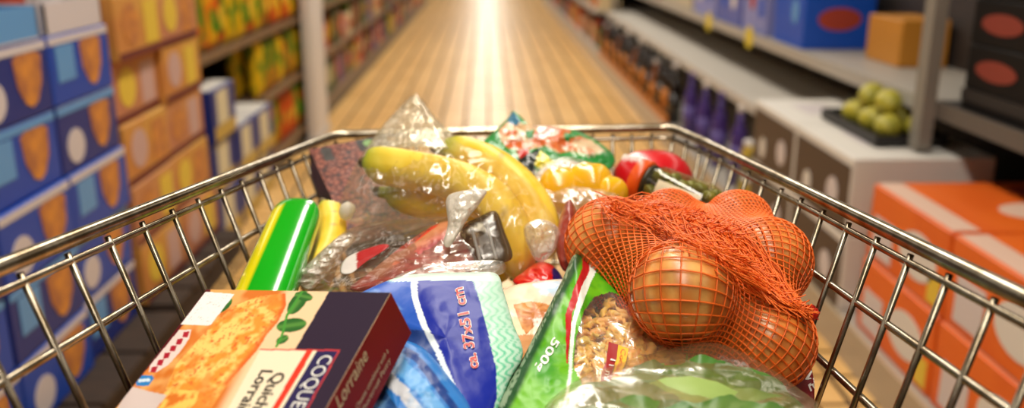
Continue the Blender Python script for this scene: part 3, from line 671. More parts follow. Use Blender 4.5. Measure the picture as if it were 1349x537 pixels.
    bl = inpoly(x, y, [(178, 500), (184, 494), (200, 494), (203, 498), (195, 508), (180, 508)]); c = np.where(bl[:, None], lin((44, 128, 196)), c)
    blw = polydist(x, y, [(184, 501), (196, 500)]) < 2; c = np.where(blw[:, None], lin((210, 230, 244)), c)
    me = polydist(x, y, [(272, 381), (145, 537)]) < 5.5; c = np.where((me | (x < 272+(y-381)*-.79))[:, None] & ~st[:, None], lin((92, 14, 24)), c)
    return c
P, Fc, c = face('top', A, eS, eT*LEN, 300, 260, top_art, n_top); mesh('top_panel', P, Fc, CARD, qb, c, smooth=False)
mar = lambda x, y, P: mixc(np.broadcast_to(lin((150, 18, 12)), (len(x), 3)), lin((126, 12, 12)), fbm(P*30, 4))
nav = lambda x, y, P: np.broadcast_to(lin((70, 10, 18)), (len(x), 3))
for O, u, v, out, fn in ((A, eT*LEN, eD, -eS, mar), (B, eT*LEN, eD, eS, nav), (A, eS, eD, -eT, mar), (A+eT*LEN, eS, eD, eT, nav), (A+eD, eS, eT*LEN, -n_top, nav)):
    P, Fc, c = face('side', O, u, v, 12, 6, fn, out); mesh('side_panel', P, Fc, CARD, qb, c, smooth=False)
def on_plane(px, py, P0, n): r = ray(px, py); return O0+r*(np.dot(P0-O0, n)/np.dot(r, n))
tp = lambda px, py: on_plane(px, py, A, n_top)
ux = eT; uy = -eS_n
plane_text('COQUE', tp(424, 467), ux, uy, .0115, WHITE_INK, 'brand_lettering', qb, width=.046)
plane_text('Quiche', tp(363, 490), ux, uy, .0105, BLACK_INK, 'title_lettering', qb, width=.038, bold=.012)
plane_text('Lorraine', tp(346, 486), ux, uy, .0105, BLACK_INK, 'title_lettering', qb, width=.045, bold=.012)
n_side = nrm(np.cross(eT, eD)); n_side = n_side if n_side@eS < 0 else -n_side
sp = lambda px, py: on_plane(px, py, A, n_side)
CREAMI = mat('cream_ink', (226, 196, 150), rough=.4)
uxs = -eT; uys = -nrm(eD)
plane_text('Lorraine', sp(446, 541), uxs, uys, .0105, CREAMI, 'side_lettering', qb, shear=.25, width=.046, bold=.008)
plane_text('Mature Cheddar Cheese combined with a', sp(511, 463)+eT*.09, uxs, uys, .0044, CREAMI, 'side_lettering', qb, shear=.2, width=.09)
plane_text('light Enriched Shortcrust Pastry', sp(514, 475)+eT*.086, uxs, uys, .0044, CREAMI, 'side_lettering', qb, shear=.2, width=.086)

# ---------------- blue wrapped pack under the quiche box
def blue_art(x, y, P):
    c = np.broadcast_to(lin((44, 120, 196)), (len(x), 3)).copy(); N = fbm(P*90, 2)
    d1 = polydist(x, y, [(520, 452), (548, 470), (575, 500), (606, 545), (630, 590)]); c = mixc(c, lin((22, 60, 132)), (d1 < 5)*1.)
    d2 = polydist(x, y, [(505, 470), (530, 482), (556, 505), (585, 545)]); c = mixc(c, lin((88, 160, 220)), (d2 < 9)*1.)
    d3 = polydist(x, y, [(492, 488), (515, 497), (535, 515), (560, 550)]); c = mixc(c, lin((206, 206, 206)), (d3 < 8)*.9)  # grey-white arc: the pack's white together with painted-in highlights
    d4 = polydist(x, y, [(480, 510), (505, 520), (520, 540)]); c = mixc(c, lin((40, 70, 120)), (d4 < 9)*.9)
    return mixc(c, lin((120, 170, 210)), sst(.6, .75, N)*.5)
pl = Pillow([(470, 500, .69), (505, 458, .705), (525, 447, .715), (556, 462, .70), (590, 500, .675), (622, 550, .645), (600, 600, .61), (540, 620, .59), (470, 600, .60), (430, 550, .645)], .010, .10, nr=30, nt=140, wr=.012, ws=38, seed=4, ctr=(525, 535, .65)).paint(blue_art)
o = pl.build('napkin_pack', SOFT); setp(o, 'shiny light blue and white wrapped pack squeezed under the quiche carton', 'pack')

# ---------------- blue and mint cloth pack "ca. 37x51 cm"
def cloth_art(x, y, P):
    c = np.broadcast_to(lin((14, 36, 150)), (len(x), 3)).copy(); N = fbm(P*60, 6)
    st = [(547, 358), (550, 388), (562, 425), (580, 462), (596, 500), (614, 548)]
    xs = np.interp(y, [p[1] for p in st], [p[0] for p in st])
    left = x < xs; c = np.where(left[:, None], mixc(np.broadcast_to(lin((30, 84, 184)), c.shape), lin((120, 166, 220)), sst(.55, .75, N)), c)  # paler blotches put the film's highlights into the blue print
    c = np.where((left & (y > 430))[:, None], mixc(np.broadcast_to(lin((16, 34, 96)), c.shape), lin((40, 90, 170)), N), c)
    c = np.where((np.abs(x-xs) < 4.2)[:, None], lin((226, 238, 240)), c)
    mb = np.interp(y, [355, 375, 400, 440, 480, 520, 550], [620, 626, 633, 645, 655, 655, 648]); mint = x > mb
    wave = np.sin((x+4.5*np.sin(y*.35+x*.02))*.62)
    mc = mixc(np.broadcast_to(lin((196, 232, 212)), c.shape), lin((96, 200, 156)), sst(-.2, .9, wave)*(.35+.65*sst(380, 480, y))); c = np.where(mint[:, None], mc, c)
    c = np.where((y < 367.5+.03*np.abs(x-590))[:, None], lin((206, 236, 222)), c); return c
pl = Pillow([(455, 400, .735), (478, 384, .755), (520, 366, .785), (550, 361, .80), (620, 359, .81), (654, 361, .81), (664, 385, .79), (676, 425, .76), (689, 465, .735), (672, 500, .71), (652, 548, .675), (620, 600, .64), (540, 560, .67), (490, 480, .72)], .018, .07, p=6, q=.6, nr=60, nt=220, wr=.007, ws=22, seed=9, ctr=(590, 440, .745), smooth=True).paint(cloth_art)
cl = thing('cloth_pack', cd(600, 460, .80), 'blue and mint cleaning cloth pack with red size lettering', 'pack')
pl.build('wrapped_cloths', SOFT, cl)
text_pillow(pl, 'ca. 37x51 cm', (633, 479), (610, 376), 13.5, WHITE_INK, 'lettering_outline', cl, bold=.05, off=.0012)
text_pillow(pl, 'ca. 37x51 cm', (633, 479), (610, 376), 13.5, RED_INK, 'size_lettering', cl, bold=.018, off=.0019)
tr = Pillow([(520, 366, .783), (570, 348, .80), (640, 342, .81), (664, 346, .81), (657, 362, .805), (590, 364, .80)], .003, .004, nr=10, nt=70, wr=.006, ws=50, seed=2, smooth=True)
tr.build('film_seam', CLEAR, cl)

# ---------------- pasta bag
WIN = [(780, 392), (800, 384), (845, 398), (905, 445), (900, 480), (848, 470), (815, 500), (786, 512), (765, 505), (752, 478), (757, 440), (768, 408)]
def pasta_art(x, y, P):
    N = fbm(P*45, 12); c = mixc(np.broadcast_to(lin((62, 150, 20)), (len(x), 3)), lin((104, 178, 26)), sst(.35, .65, N))
    rd = [(772, 352), (764, 373), (748, 412), (745, 470)]; wh = [(780, 356), (770, 376), (754, 424), (748, 483), (738, 540)]
    xr = np.interp(y, [p[1] for p in rd], [p[0] for p in rd]); xw = np.interp(y, [p[1] for p in wh], [p[0] for p in wh])
    c = np.where(((np.abs(x-xr) < np.interp(y, [350, 380, 470], [6, 6, 1])) & (y < 472))[:, None], lin((186, 26, 32)), c)
    c = np.where((np.abs(x-xw) < np.interp(y, [350, 380, 440, 540], [4.5, 4.5, 2.5, 1.6]))[:, None], lin((232, 240, 228)), c)
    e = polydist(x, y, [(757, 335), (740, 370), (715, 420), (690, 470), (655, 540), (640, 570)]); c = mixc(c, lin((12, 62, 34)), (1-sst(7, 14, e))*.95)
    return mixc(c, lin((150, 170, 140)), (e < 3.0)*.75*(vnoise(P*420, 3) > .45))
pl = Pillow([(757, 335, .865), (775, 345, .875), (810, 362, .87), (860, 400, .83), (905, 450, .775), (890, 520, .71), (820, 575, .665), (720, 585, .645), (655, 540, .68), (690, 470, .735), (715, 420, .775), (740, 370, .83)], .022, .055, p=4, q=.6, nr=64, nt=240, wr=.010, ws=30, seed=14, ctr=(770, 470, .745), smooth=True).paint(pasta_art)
pb = thing('pasta_bag', cd(775, 480, .86), 'green pasta bag with clear window of spiral pasta and white 500g lettering', 'bag')
fx = np.array([pl.px[list(f)].mean(0) for f in pl.F]); fs = np.array([pl.side[f[0]] for f in pl.F])
win = inpoly(fx[:, 0], fx[:, 1], WIN) & (fs == 0)
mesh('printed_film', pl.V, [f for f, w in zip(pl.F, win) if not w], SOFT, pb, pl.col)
used = sorted({i for f, w in zip(pl.F, win) if w for i in f}); remap = {j: i for i, j in enumerate(used)}
mesh('clear_window', pl.V[used], [[remap[i] for i in f] for f, w in zip(pl.F, win) if w], CLEAR, pb)
# spiral pasta pieces lying behind the window
def fusillo(nl=24):
    V = []; Fc = []
    for i in range(nl):
        t = i/(nl-1); a = t*8.5
        for j in range(4):
            b = a+j*math.pi/2; r = .0056 if j % 2 == 0 else .0015; V.append((r*math.cos(b), r*math.sin(b), (t-.5)*.040))
    for i in range(nl-1):
        for j in range(4): Fc.append((i*4+j, i*4+(j+1) % 4, i*4+4+(j+1) % 4, i*4+4+j))
    return np.array(V), Fc
fv, ff = fusillo(); mb = MB(); R_ = np.random.default_rng(5)
pts = []
while len(pts) < 300:
    x, y = R_.uniform(745, 910), R_.uniform(362, 515)
    if inpoly(np.array([x]), np.array([y]), WIN)[0] and polydist(np.array([x]), np.array([y]), WIN+WIN[:1])[0] > 6: pts.append((x, y))
pn = np.linalg.svd(pl.fr[-240:, :3]-pl.fr[-240:, :3].mean(0))[2][2]; pn = pn if pn@TOCAM > 0 else -pn; pts = np.array(pts); SP = pl.surf(pts[:, 0], pts[:, 1], 0)
for i, s_ in enumerate(SP):
    a = R_.normal(size=3); a = a-pn*(a@pn)*.95; a = nrm(a); u = nrm(np.cross(a, R_.normal(size=3))); w = np.cross(a, u); M = np.array([u, w, a])
    k = R_.uniform(.75, 1.05); mb.add(fv*k@M+s_-pn*R_.uniform(.009, .022), ff, (R_.integers(228, 250), R_.integers(172, 196), R_.integers(60, 92)))
o = mb.build('spiral_pasta', mat('pasta', attr=True, rough=.45), pb); o['kind'] = 'stuff'
text_pillow(pl, '500g', (729, 438), (703, 480), 10, WHITE_INK, 'weight_lettering', pb, bold=.02, off=.0012)
def patch(pl, poly, m, name, parent, off=.001, n=8):
    (a, b, c_, d) = [np.array(p, float) for p in poly]; g = []
    for j in range(n):
        for i in range(n): u, v = i/(n-1), j/(n-1); g.append((a*(1-u)+b*u)*(1-v)+(d*(1-u)+c_*u)*v)
    g = np.array(g); Fc = [(j*n+i, j*n+i+1, j*n+n+i+1, j*n+n+i) for j in range(n-1) for i in range(n-1)]
    return mesh(name, pl.surf(g[:, 0], g[:, 1], off), Fc, m, parent)
patch(pl, [(796, 446), (808, 449), (801, 502), (788, 499)], mat('deep_red_label', (158, 22, 24), rough=.4), 'cooking_label', pb, .003)
patch(pl, [(808, 449), (821, 453), (815, 488), (803, 500)], mat('yellow_label', (236, 182, 22), rough=.4), 'cooking_label', pb, .003)
text_pillow(pl, '11 min', (799.5, 462), (791, 500), 7.5, WHITE_INK, 'label_lettering', pb, off=.0038)
text_pillow(pl, 'Cooking', (812, 453), (806, 488), 6.5, RED_INK, 'label_lettering', pb, off=.0038)

# ---------------- bread pack, red foil, maroon packet
def bread_art(x, y, P):
    N = fbm(P*90, 31); c = np.broadcast_to(lin((236, 208, 178)), (len(x), 3)).copy()
    b = inpoly(x, y, [(676, 400), (700, 396), (728, 402), (722, 418), (705, 428), (692, 440), (684, 425)]); c = np.where(b[:, None], mixc(np.broadcast_to(lin((214, 150, 86)), c.shape), lin((186, 108, 50)), sst(.4, .6, N)), c)
    c = mixc(c, lin((188, 212, 232)), (inpoly(x, y, [(700, 372), (748, 368), (738, 392), (712, 388)]))*sst(.3, .6, N)); c = mixc(c, lin((196, 128, 70)), (y > 440)*.9)
    return mixc(c, lin((250, 246, 240)), sst(.62, .72, N)*.7)
pl = Pillow([(655, 392, .84), (672, 378, .855), (700, 372, .865), (738, 368, .875), (756, 372, .875), (738, 415, .815), (705, 470, .75), (688, 480, .745), (668, 440, .79)], .016, .07, nr=36, nt=130, wr=.008, ws=34, seed=21).paint(bread_art)
setp(pl.build('bread_pack', SOFT), 'cream and orange bread pack wedged between cloth pack and pasta bag', 'pack')
def redfoil(x, y, P): N = fbm(P*80, 41); return mixc(np.broadcast_to(lin((206, 26, 20)), (len(x), 3)), lin((30, 26, 90)), (inpoly(x, y, [(726, 352), (745, 352), (745, 385), (728, 380)]))*1.)
pl = Pillow([(676, 372, .895), (690, 358, .91), (705, 347, .92), (722, 346, .92), (738, 360, .915), (742, 380, .895), (710, 386, .885)], .02, .06, nr=20, nt=60, wr=.022, ws=45, seed=31).paint(redfoil)
setp(pl.build('foil_packet', FOIL), 'small crumpled red foil packet with navy corner below the bananas', 'packet')
mcol = lambda x, y, P: mixc(np.broadcast_to(lin((116, 30, 20)), (len(x), 3)), lin((156, 60, 40)), fbm(P*60, 3))
pl = Pillow([(750, 262, .985), (762, 283, .975), (770, 320, .94), (764, 352, .915), (742, 356, .915), (732, 322, .935), (737, 288, .965)], .016, .05, nr=20, nt=80, wr=.010, ws=40, seed=33).paint(mcol)
setp(pl.build('chocolate_packet', FOIL), 'pointed maroon foil packet standing beside the left onion', 'packet')
vcol = lambda x, y, P: np.broadcast_to(lin((124, 18, 28)), (len(x), 3))
pl = Pillow([(1030, 470, .83), (1058, 464, .835), (1068, 480, .825), (1073, 515, .795), (1066, 560, .76), (1020, 560, .76), (1010, 510, .80)], .004, .03, p=5, nr=20, nt=80, wr=.003, seed=36).paint(vcol)
vp = thing('maroon_pack', cd(1045, 520, .86), 'maroon pack with white letters tucked under the lower right onion', 'pack'); pl.build('wrapper', SOFT, vp)
text_pillow(pl, 'VE', (1056, 492), (1066, 514), 13, WHITE_INK, 'lettering', vp, bold=.02, off=.001)

# ---------------- onions and net
ON = [(806, 321, .90, .0455, 'left onion in the net beside the maroon packet'), (898, 385, .76, .043, 'large front onion in the middle of the orange net'), (1010, 345, .85, .041, 'right onion in the net touching the cart side'), (1010, 450, .78, .0405, 'lowest right onion in the net above the lettuce bag'), (972, 297, .93, .035, 'small back onion in the net near the right wires'), (882, 292, .94, .033, 'half hidden back onion under the gathered net')]
SPH = [(cd(a, b, d), r, l) for a, b, d, r, l in ON]
SPH += [(np.array(p), r, l) for p, r, l in (((.18, .80, .838), .041, 'onion buried in the net beneath the front onions'), ((.235, .86, .815), .038, 'onion buried in the net below the right onions'), ((.115, .80, .815), .040, 'onion buried in the net below the left onion'), ((.195, .735, .790), .040, 'onion buried at the bottom front of the net'), ((.19, .84, .745), .041, 'onion at the very bottom of the net'))]
for it in range(60):                                     # let the buried ones settle apart
    for i in range(len(SPH)):
        for j in range(6, len(SPH)):
            if i == j: continue
            d = SPH[j][0]-SPH[i][0]; L = np.linalg.norm(d); m_ = SPH[i][1]+SPH[j][1]+.001
            if L < m_: SPH[j] = (SPH[j][0]+d/L*(m_-L), SPH[j][1], SPH[j][2])
def onion_mat():
    m = bpy.data.materials.new('onion_skin'); m.use_nodes = True; nt = m.node_tree; b = nt.nodes['Principled BSDF']; N = nt.nodes.new; Lk = nt.links.new
    b.inputs['Roughness'].default_value = .33; b.inputs['Coat Weight'].default_value = .25; b.inputs['Coat Roughness'].default_value = .2
    a = N('ShaderNodeVertexColor'); a.layer_name = 'Col'; tc = N('ShaderNodeTexCoord'); n = N('ShaderNodeTexNoise'); n.inputs['Scale'].default_value = 45; n.inputs['Detail'].default_value = 6
    r = N('ShaderNodeValToRGB'); r.color_ramp.elements[0].position = .4; r.color_ramp.elements[0].color = (.55, .48, .4, 1); r.color_ramp.elements[1].position = .62; r.color_ramp.elements[1].color = (1, 1, 1, 1)
    mx = N('ShaderNodeMix'); mx.data_type = 'RGBA'; mx.blend_type = 'MULTIPLY'; mx.inputs[0].default_value = .7
    Lk(tc.outputs['Object'], n.inputs[0]); Lk(n.outputs[0], r.inputs[0]); Lk(a.outputs[0], mx.inputs[6]); Lk(r.outputs[0], mx.inputs[7]); Lk(mx.outputs[2], b.inputs['Base Color']); return m
OM = onion_mat(); TUFT = mat('dry_onion_neck', (190, 140, 80), rough=.8)
for k, (c, r, lab) in enumerate(SPH):
    R_ = np.random.default_rng(50+k); ax = nrm(R_.normal(size=3)*.3+np.array([.1, .55, .75])); nu, nv = 40, 28; V = []; cl_ = []
    u = nrm(np.cross(ax, [0.3, 1, .1])); w = np.cross(ax, u)
    for i in range(nv+1):
        th = math.pi*i/nv
        for j in range(nu):
            ph = 2*math.pi*j/nu; dr = u*math.cos(ph)*math.sin(th)+w*math.sin(ph)*math.sin(th)+ax*math.cos(th)
            rr = r*(.985-.05*abs(math.cos(th))**4+.008*math.sin(ph*5+k)*math.sin(th)); V.append(c+dr*rr); cl_.append((ph, th))
    V = np.array(V); cl_ = np.array(cl_)
    st = vnoise(np.c_[cl_[:, 0]*7, cl_[:, 1]*.5, np.full(len(V), k*3.)], k); bl = fbm((V-c)*40+k, k)
    C_ = mixc(mixc(np.broadcast_to(lin((236, 148, 62)), V.shape), lin((248, 188, 104)), sst(.35, .7, st)), lin((192, 84, 26)), sst(.5, .72, bl)*.75)
    Fc = [(i*nu+j, (i+1)*nu+j, (i+1)*nu+(j+1) % nu, i*nu+(j+1) % nu) for i in range(nv) for j in range(nu)]
    t = thing('onion', c-np.array([0, 0, r]), 'brown skinned '+lab if not lab.startswith(('left', 'large', 'right', 'lowest', 'small', 'half')) else 'brown '+lab, 'onion', 'onions in the orange net')
    mesh('bulb', V, Fc, OM, t, C_)
    tv_, tf_ = lathe([(0, r*.2), (.4, r*.13), (.8, r*.1), (1, r*.05)], c+ax*r*.86, c+ax*r*1.0, 9); mesh('dry_neck', tv_, tf_, TUFT, t)
KN = cd(1067, 413, .80); TOPP = cd(935, 268, .985); cen = np.mean([s[0] for s in SPH], 0)
axk = nrm(TOPP-cen); u = nrm(np.cross(axk, [0, 1, .2])); w = np.cross(axk, u); NU, NV = 104, 74
G = np.zeros((NV, NU, 3))
for i in range(NV):
    th = math.pi*(i+.5)/NV
    for j in range(NU):
        ph = 2*math.pi*(j+.3*i)/NU; dr = axk*math.cos(th)+(u*math.cos(ph)+w*math.sin(ph))*math.sin(th); R0_ = .06
        for c, r, _l in SPH:
            b_ = dr@(c-cen); q_ = b_*b_-(c-cen)@(c-cen)+(r*1.35)**2
            if q_ > 0: R0_ = max(R0_, b_+math.sqrt(q_))
        G[i, j] = cen+dr*R0_
SC = np.array([s[0] for s in SPH]); SR = np.array([s[1] for s in SPH])+.0012
for it in range(420):
    avg = (np.roll(G, 1, 1)+np.roll(G, -1, 1)); up_ = np.concatenate([G[:1].mean(1, keepdims=True).repeat(NU, 1), G[:-1]]); dn_ = np.concatenate([G[1:], G[-1:].mean(1, keepdims=True).repeat(NU, 1)])
    T = (avg*.7+(up_+dn_)*1.3)/4; T[0] = T[0]*.85+TOPP*.15; G = G+(T-G)*.6
    for c, r in zip(SC, SR):
        d = G-c; L = np.linalg.norm(d, axis=-1, keepdims=True); G = np.where(L < r, c+d/np.maximum(L, 1e-6)*r, G)
    G[..., 2] = np.maximum(G[..., 2], FLZ+.006)
def strands(E, r, mb):                                   # thin three-sided threads
    P0 = np.array([e[0] for e in E]); P1 = np.array([e[1] for e in E]); T = P1-P0; L = np.linalg.norm(T, axis=1); ok = L > 1e-5; P0, P1, T = P0[ok], P1[ok], T[ok]/L[ok][:, None]
    q = np.cross(T, np.where(np.abs(T[:, 2:3]) < .8, [[0, 0, 1.]], [[1., 0, 0]])); q /= np.linalg.norm(q, axis=1, keepdims=True); s_ = np.cross(T, q); n = len(P0)
    V = np.concatenate([np.stack([P+r*(q*math.cos(a)+s_*math.sin(a)) for a in (0, 2.094, 4.189)], 1) for P in (P0-T*r*.5, P1+T*r*.5)], 1).reshape(-1, 3)
    Fc = []
    for i in range(n): b = i*6; Fc += [(b, b+1, b+4, b+3), (b+1, b+2, b+5, b+4), (b+2, b, b+3, b+5)]
    mb.add(V, Fc)
NETM = mat('orange_net', (244, 112, 30), rough=.45)
nb = thing('onion_net', SC.mean(0)*[1, 1, 0]+[0, 0, FLZ], 'orange mesh net bag stretched over the brown onions', 'net bag')
mb = MB(); E = []
for i in range(NV):
    for j in range(NU):
        E.append((G[i, j], G[i, (j+1) % NU]))
        if i < NV-1: E.append((G[i, j], G[i+1, j]))
strands(E, .0009, mb); mb.build('mesh_threads', NETM, nb)
# gathered folds of the net running to the knot
mb = MB(); R_ = np.random.default_rng(77)
def netpoint(px, py, off):
    r = nrm(ray(px, py)); best = None                   # on the net surface in front
    D_ = G.reshape(-1, 3)-O0; t = D_@r; dist = np.linalg.norm(D_-t[:, None]*r, axis=1); k = np.argsort(dist)[:14]; tt = t[k].min(); return O0+r*(tt-off)
ctl = [[(800, 268), (830, 272), (860, 284), (905, 310), (960, 345), (1010, 385), (1060, 412)], [(845, 272), (875, 276), (908, 288), (945, 318), (990, 355), (1030, 392), (1064, 413)], [(895, 282), (925, 288), (955, 300), (985, 320), (1015, 355), (1045, 392), (1066, 413)]]
for b, cp in enumerate(ctl):
    for s_ in range(26):
        jit = R_.normal(size=(7, 2))*np.array([[12, 8], [13, 9], [14, 10], [13, 9], [9, 7], [6, 5], [1.5, 1.5]])*(.75 if b else 1)
        Q = [netpoint(x+jx, y+jy, .003+abs(R_.normal())*.003) for (x, y), (jx, jy) in zip(cp, jit)]; Q = catmull(np.array(Q), 22, False)
        strands(list(zip(Q[:-1], Q[1:])), .0006, mb)
        if s_ % 2 == 0: off = R_.normal(size=3)*.004; Q2 = Q+off; strands([(Q[i], Q2[i+1]) for i in range(0, 21)], .0006, mb)
mb.build('gathered_threads', NETM, nb)
mb = MB()
for s_ in range(40):
    d = nrm(R_.normal(size=3)); strands([(KN-d*.007, KN+d*.008)], .001, mb)
V, Fc = lathe([(0, .002), (.2, .0055), (.5, .007), (.8, .0055), (1, .002)], KN-np.array([.006, 0, .003]), KN+np.array([.007, 0, .003]), 10); mb.add(V, Fc); mb.build('knot', mat('net_knot', (200, 36, 16), rough=.5), nb)
V, Fc = lathe([(0, .002), (.3, .004), (.6, .005), (1, .003)], cd(948, 284, .90), cd(966, 272, .905), 8); mesh('dry_skin_scrap', V, Fc, mat('dark_scrap', (110, 40, 24), rough=.8), nb)

# ---------------- lettuce in a bag
lt = thing('lettuce', cd(900, 560, .68), 'green leaf lettuce with wavy edges inside the front clear bag', 'lettuce')
LEAF = mat('lettuce_leaf', attr=True, rough=.4)
def leaf(edge, base, d_edge, d_base, bulge, ruff, seed, c0, c1, k=64, m=26):
    E_ = catmull(np.array([(x, y, d_edge+(dd if len(e) > 2 else 0)) for e in edge for x, y, dd in [(e[0], e[1], e[2] if len(e) > 2 else 0)]]), k, False); V = []; rr = []
    for i in range(m):
        v = i/(m-1)
        for j in range(k):
            x, y, d = E_[j]; bx = base[0]+(j/(k-1)-.5)*base[2]; f = v**.9
            px_ = bx+(x-bx)*f; py_ = base[1]+(y-base[1])*f; dd = d_base+(d-d_base)*f-bulge*math.sin(math.pi*min(1, v*1.0)*.75)
            V.append(cd(px_, py_, dd)); rr.append((v, j/(k-1)))
    V = np.array(V); rr = np.array(rr); nn = (fbm(np.c_[rr[:, 1]*16, rr[:, 0]*3, np.full(len(V), seed)], seed, 3)-.5)
    wv_ = .5*np.sin(rr[:, 1]*21+seed)+.3*np.sin(rr[:, 1]*34+2*seed); V += np.array([0.1, -.5, .8])*((nn*.5+wv_*.32)*ruff*rr[:, 0]**4)[:, None]+np.array([.2, .9, .3])*((fbm(np.c_[rr[:, 1]*11+7, rr[:, 0]*4, np.full(len(V), seed+.5)], seed+3, 2)-.5)*ruff*.7*rr[:, 0]**2)[:, None]
    ve = np.abs(((rr[:, 1]-.5)/(.08+rr[:, 0])*2.2) % 1-.5)*2; C_ = mixc(np.broadcast_to(lin(c0), V.shape), lin(c1), np.clip(rr[:, 0]**2*.8+.5*(fbm(V*70, seed)-.35), 0, 1)); C_ = mixc(C_, lin((196, 214, 150)), (ve < .12)*(1-rr[:, 0])*.8)
    Fc = [(i*k+j, i*k+j+1, (i+1)*k+j+1, (i+1)*k+j) for i in range(m-1) for j in range(k-1)]
    return mesh('leaf', V, Fc, LEAF, lt, C_)
G0, G1 = (150, 178, 96), (70, 128, 40)
leaf([(770, 505), (820, 492), (868, 488), (905, 474), (935, 470), (958, 478), (990, 486), (1030, 508), (1060, 535)], (905, 600, 120), .70, .645, .018, .012, 3, (120, 146, 66), (54, 112, 26))
leaf([(742, 528), (790, 512), (850, 505), (920, 506), (985, 512), (1040, 524), (1075, 548)], (905, 610, 140), .672, .63, .018, .014, 5, (140, 140, 74), (98, 118, 44))
leaf([(735, 548), (790, 530), (850, 524), (905, 528), (960, 522), (1010, 530), (1060, 552)], (900, 620, 150), .65, .62, .018, .016, 8, (122, 146, 66), (66, 112, 32))
leaf([(760, 560), (820, 540), (880, 534), (940, 538), (1000, 545), (1040, 566)], (900, 625, 150), .632, .61, .016, .016, 11, (110, 144, 58), (46, 104, 22))
leaf([(800, 500), (850, 478), (900, 486), (960, 492), (1000, 500)], (905, 600, 110), .72, .66, .0, .010, 15, (120, 150, 80), (84, 130, 60))
V, Fc = lathe([(0, .02), (.3, .05), (.7, .06), (1, .03)], cd(905, 640, .64), cd(905, 560, .70), 20); mesh('heart', V, Fc, mat('lettuce_heart', (150, 176, 90), rough=.5), lt)
LF = film('lettuce_film', tint=(246, 240, 228), haze=.13, gloss=.45, bs=26, bd=.6, hazecol=(186, 160, 112))
pl = Pillow([(712, 552, .625), (750, 512, .66), (800, 490, .685), (850, 474, .70), (890, 463, .71), (930, 453, .72), (965, 458, .72), (1000, 476, .71), (1045, 506, .685), (1095, 552, .645), (1060, 610, .60), (900, 640, .57), (750, 610, .59)], .034, .10, nr=60, nt=260, wr=.022, ws=24, seed=44, ctr=(900, 550, .65), stretch=(.45, 1.5, 1.5))
setp(pl.build('lettuce_bag', LF), 'clear plastic bag wrapped around the lettuce at the front', 'plastic bag')

# ---------------- bananas and their bag
BAN = mat('banana_peel', attr=True, rough=.42)
def banana(path, r, label, green=.25, group='bananas'):
    P = catmull(np.array([cd(p[0], p[1], p[2]+(.032 if group else 0)) for p in path]), 40, False); k = len(P); n = 15; t = np.linspace(0, 1, k)
    rad = r*np.clip(np.minimum(sst(-.02, .16, t)*.72+.28, sst(1.02, .86, t)*.7+.3), 0, 1)*(.94+.06*np.sin(np.pi*t)); rad[t < .07] = r*.34; rad[-2:] = r*.26
    V, Fc = tube(P, rad, n); cen_ = np.repeat(P, n, 0); ang = np.tile(np.arange(n)*2*math.pi/n, k); rel = V-cen_; V = cen_+rel*(1+.07*np.cos(ang*5))[:, None]
    tt = np.repeat(t, n); N = fbm(V*60, 5); C_ = mixc(np.broadcast_to(lin((238, 196, 36)), V.shape), lin((248, 216, 78)), sst(.35, .65, N))
    C_ = mixc(C_, lin((136, 168, 40)), (1-sst(.05, green, tt))*.85+sst(.85, 1, tt)*.6); C_ = mixc(C_, lin((60, 44, 24)), ((tt < .02) | (tt > .975))*1.); C_ = mixc(C_, lin((120, 80, 30)), (vnoise(V*260, 9) > .9)*.55)
    th = thing('banana', P[k//2]-np.array([0, 0, r]), label, 'banana', group); mesh('peel', V, Fc, BAN, th, C_)
    V, Fc = tube(np.array([P[0]-nrm(P[1]-P[0])*.006, P[0], P[1]]), r*.3, 8); mesh('stem', V, Fc, mat('banana_stem', (96, 76, 40), rough=.7), th)
banana([(482, 214, 1.02), (500, 216, 1.01), (550, 224, .99), (600, 236, .97), (642, 258, .95), (668, 295, .935), (680, 335, .93), (678, 368, .935)], .0225, 'long front banana in the clear bag with green stem end')
banana([(575, 194, 1.05), (620, 204, 1.035), (662, 226, 1.01), (696, 262, .985), (712, 303, .965), (708, 345, .96)], .0215, 'back banana in the clear bag curving behind the front one')
banana([(500, 252, 1.05), (550, 262, 1.03), (600, 276, 1.01), (638, 305, .985), (650, 345, .965), (655, 375, .955)], .020, 'lowest banana in the clear bag, mostly hidden')
banana([(426, 268, 1.06), (437, 290, 1.035), (436, 318, 1.0), (424, 350, .97), (410, 385, .93)], .0165, 'loose banana standing behind the green bottle', .2, None)
pl = Pillow([(446, 284, 1.03), (450, 260, 1.045), (468, 218, 1.075), (498, 172, 1.11), (528, 138, 1.14), (546, 122, 1.15), (556, 130, 1.145), (576, 156, 1.12), (612, 186, 1.095), (655, 205, 1.06), (695, 238, 1.02), (722, 274, .99), (735, 308, .97), (724, 348, .95), (702, 367, .945), (676, 374, .94), (652, 338, .925), (640, 300, .925), (612, 284, .945), (560, 293, .97), (500, 297, 1.0), (462, 295, 1.02)], .058, .07, nr=60, nt=300, p=2.4, q=.5, wr=.028, ws=22, seed=61, ctr=(622, 246, 1.0), stretch=(1.2, 1.2, .7))
bb = thing('banana_bag', cd(600, 300, 1.0), 'clear plastic bag with a pointed top holding the bananas', 'plastic bag'); pl.build('bag_film', BAGF, bb)
tp_ = Pillow([(470, 220, 1.065), (498, 174, 1.105), (528, 140, 1.135), (546, 125, 1.145), (556, 132, 1.14), (576, 158, 1.115), (600, 182, 1.09), (590, 196, 1.06), (540, 194, 1.05), (500, 200, 1.05)], .012, .012, nr=26, nt=120, wr=.018, ws=30, seed=66, stretch=(1.4, 1.2, .6)); tp_.build('folded_top', film('folded_film', haze=.34, gloss=.4, bs=40, bd=.7, hazecol=(232, 224, 205)), bb)
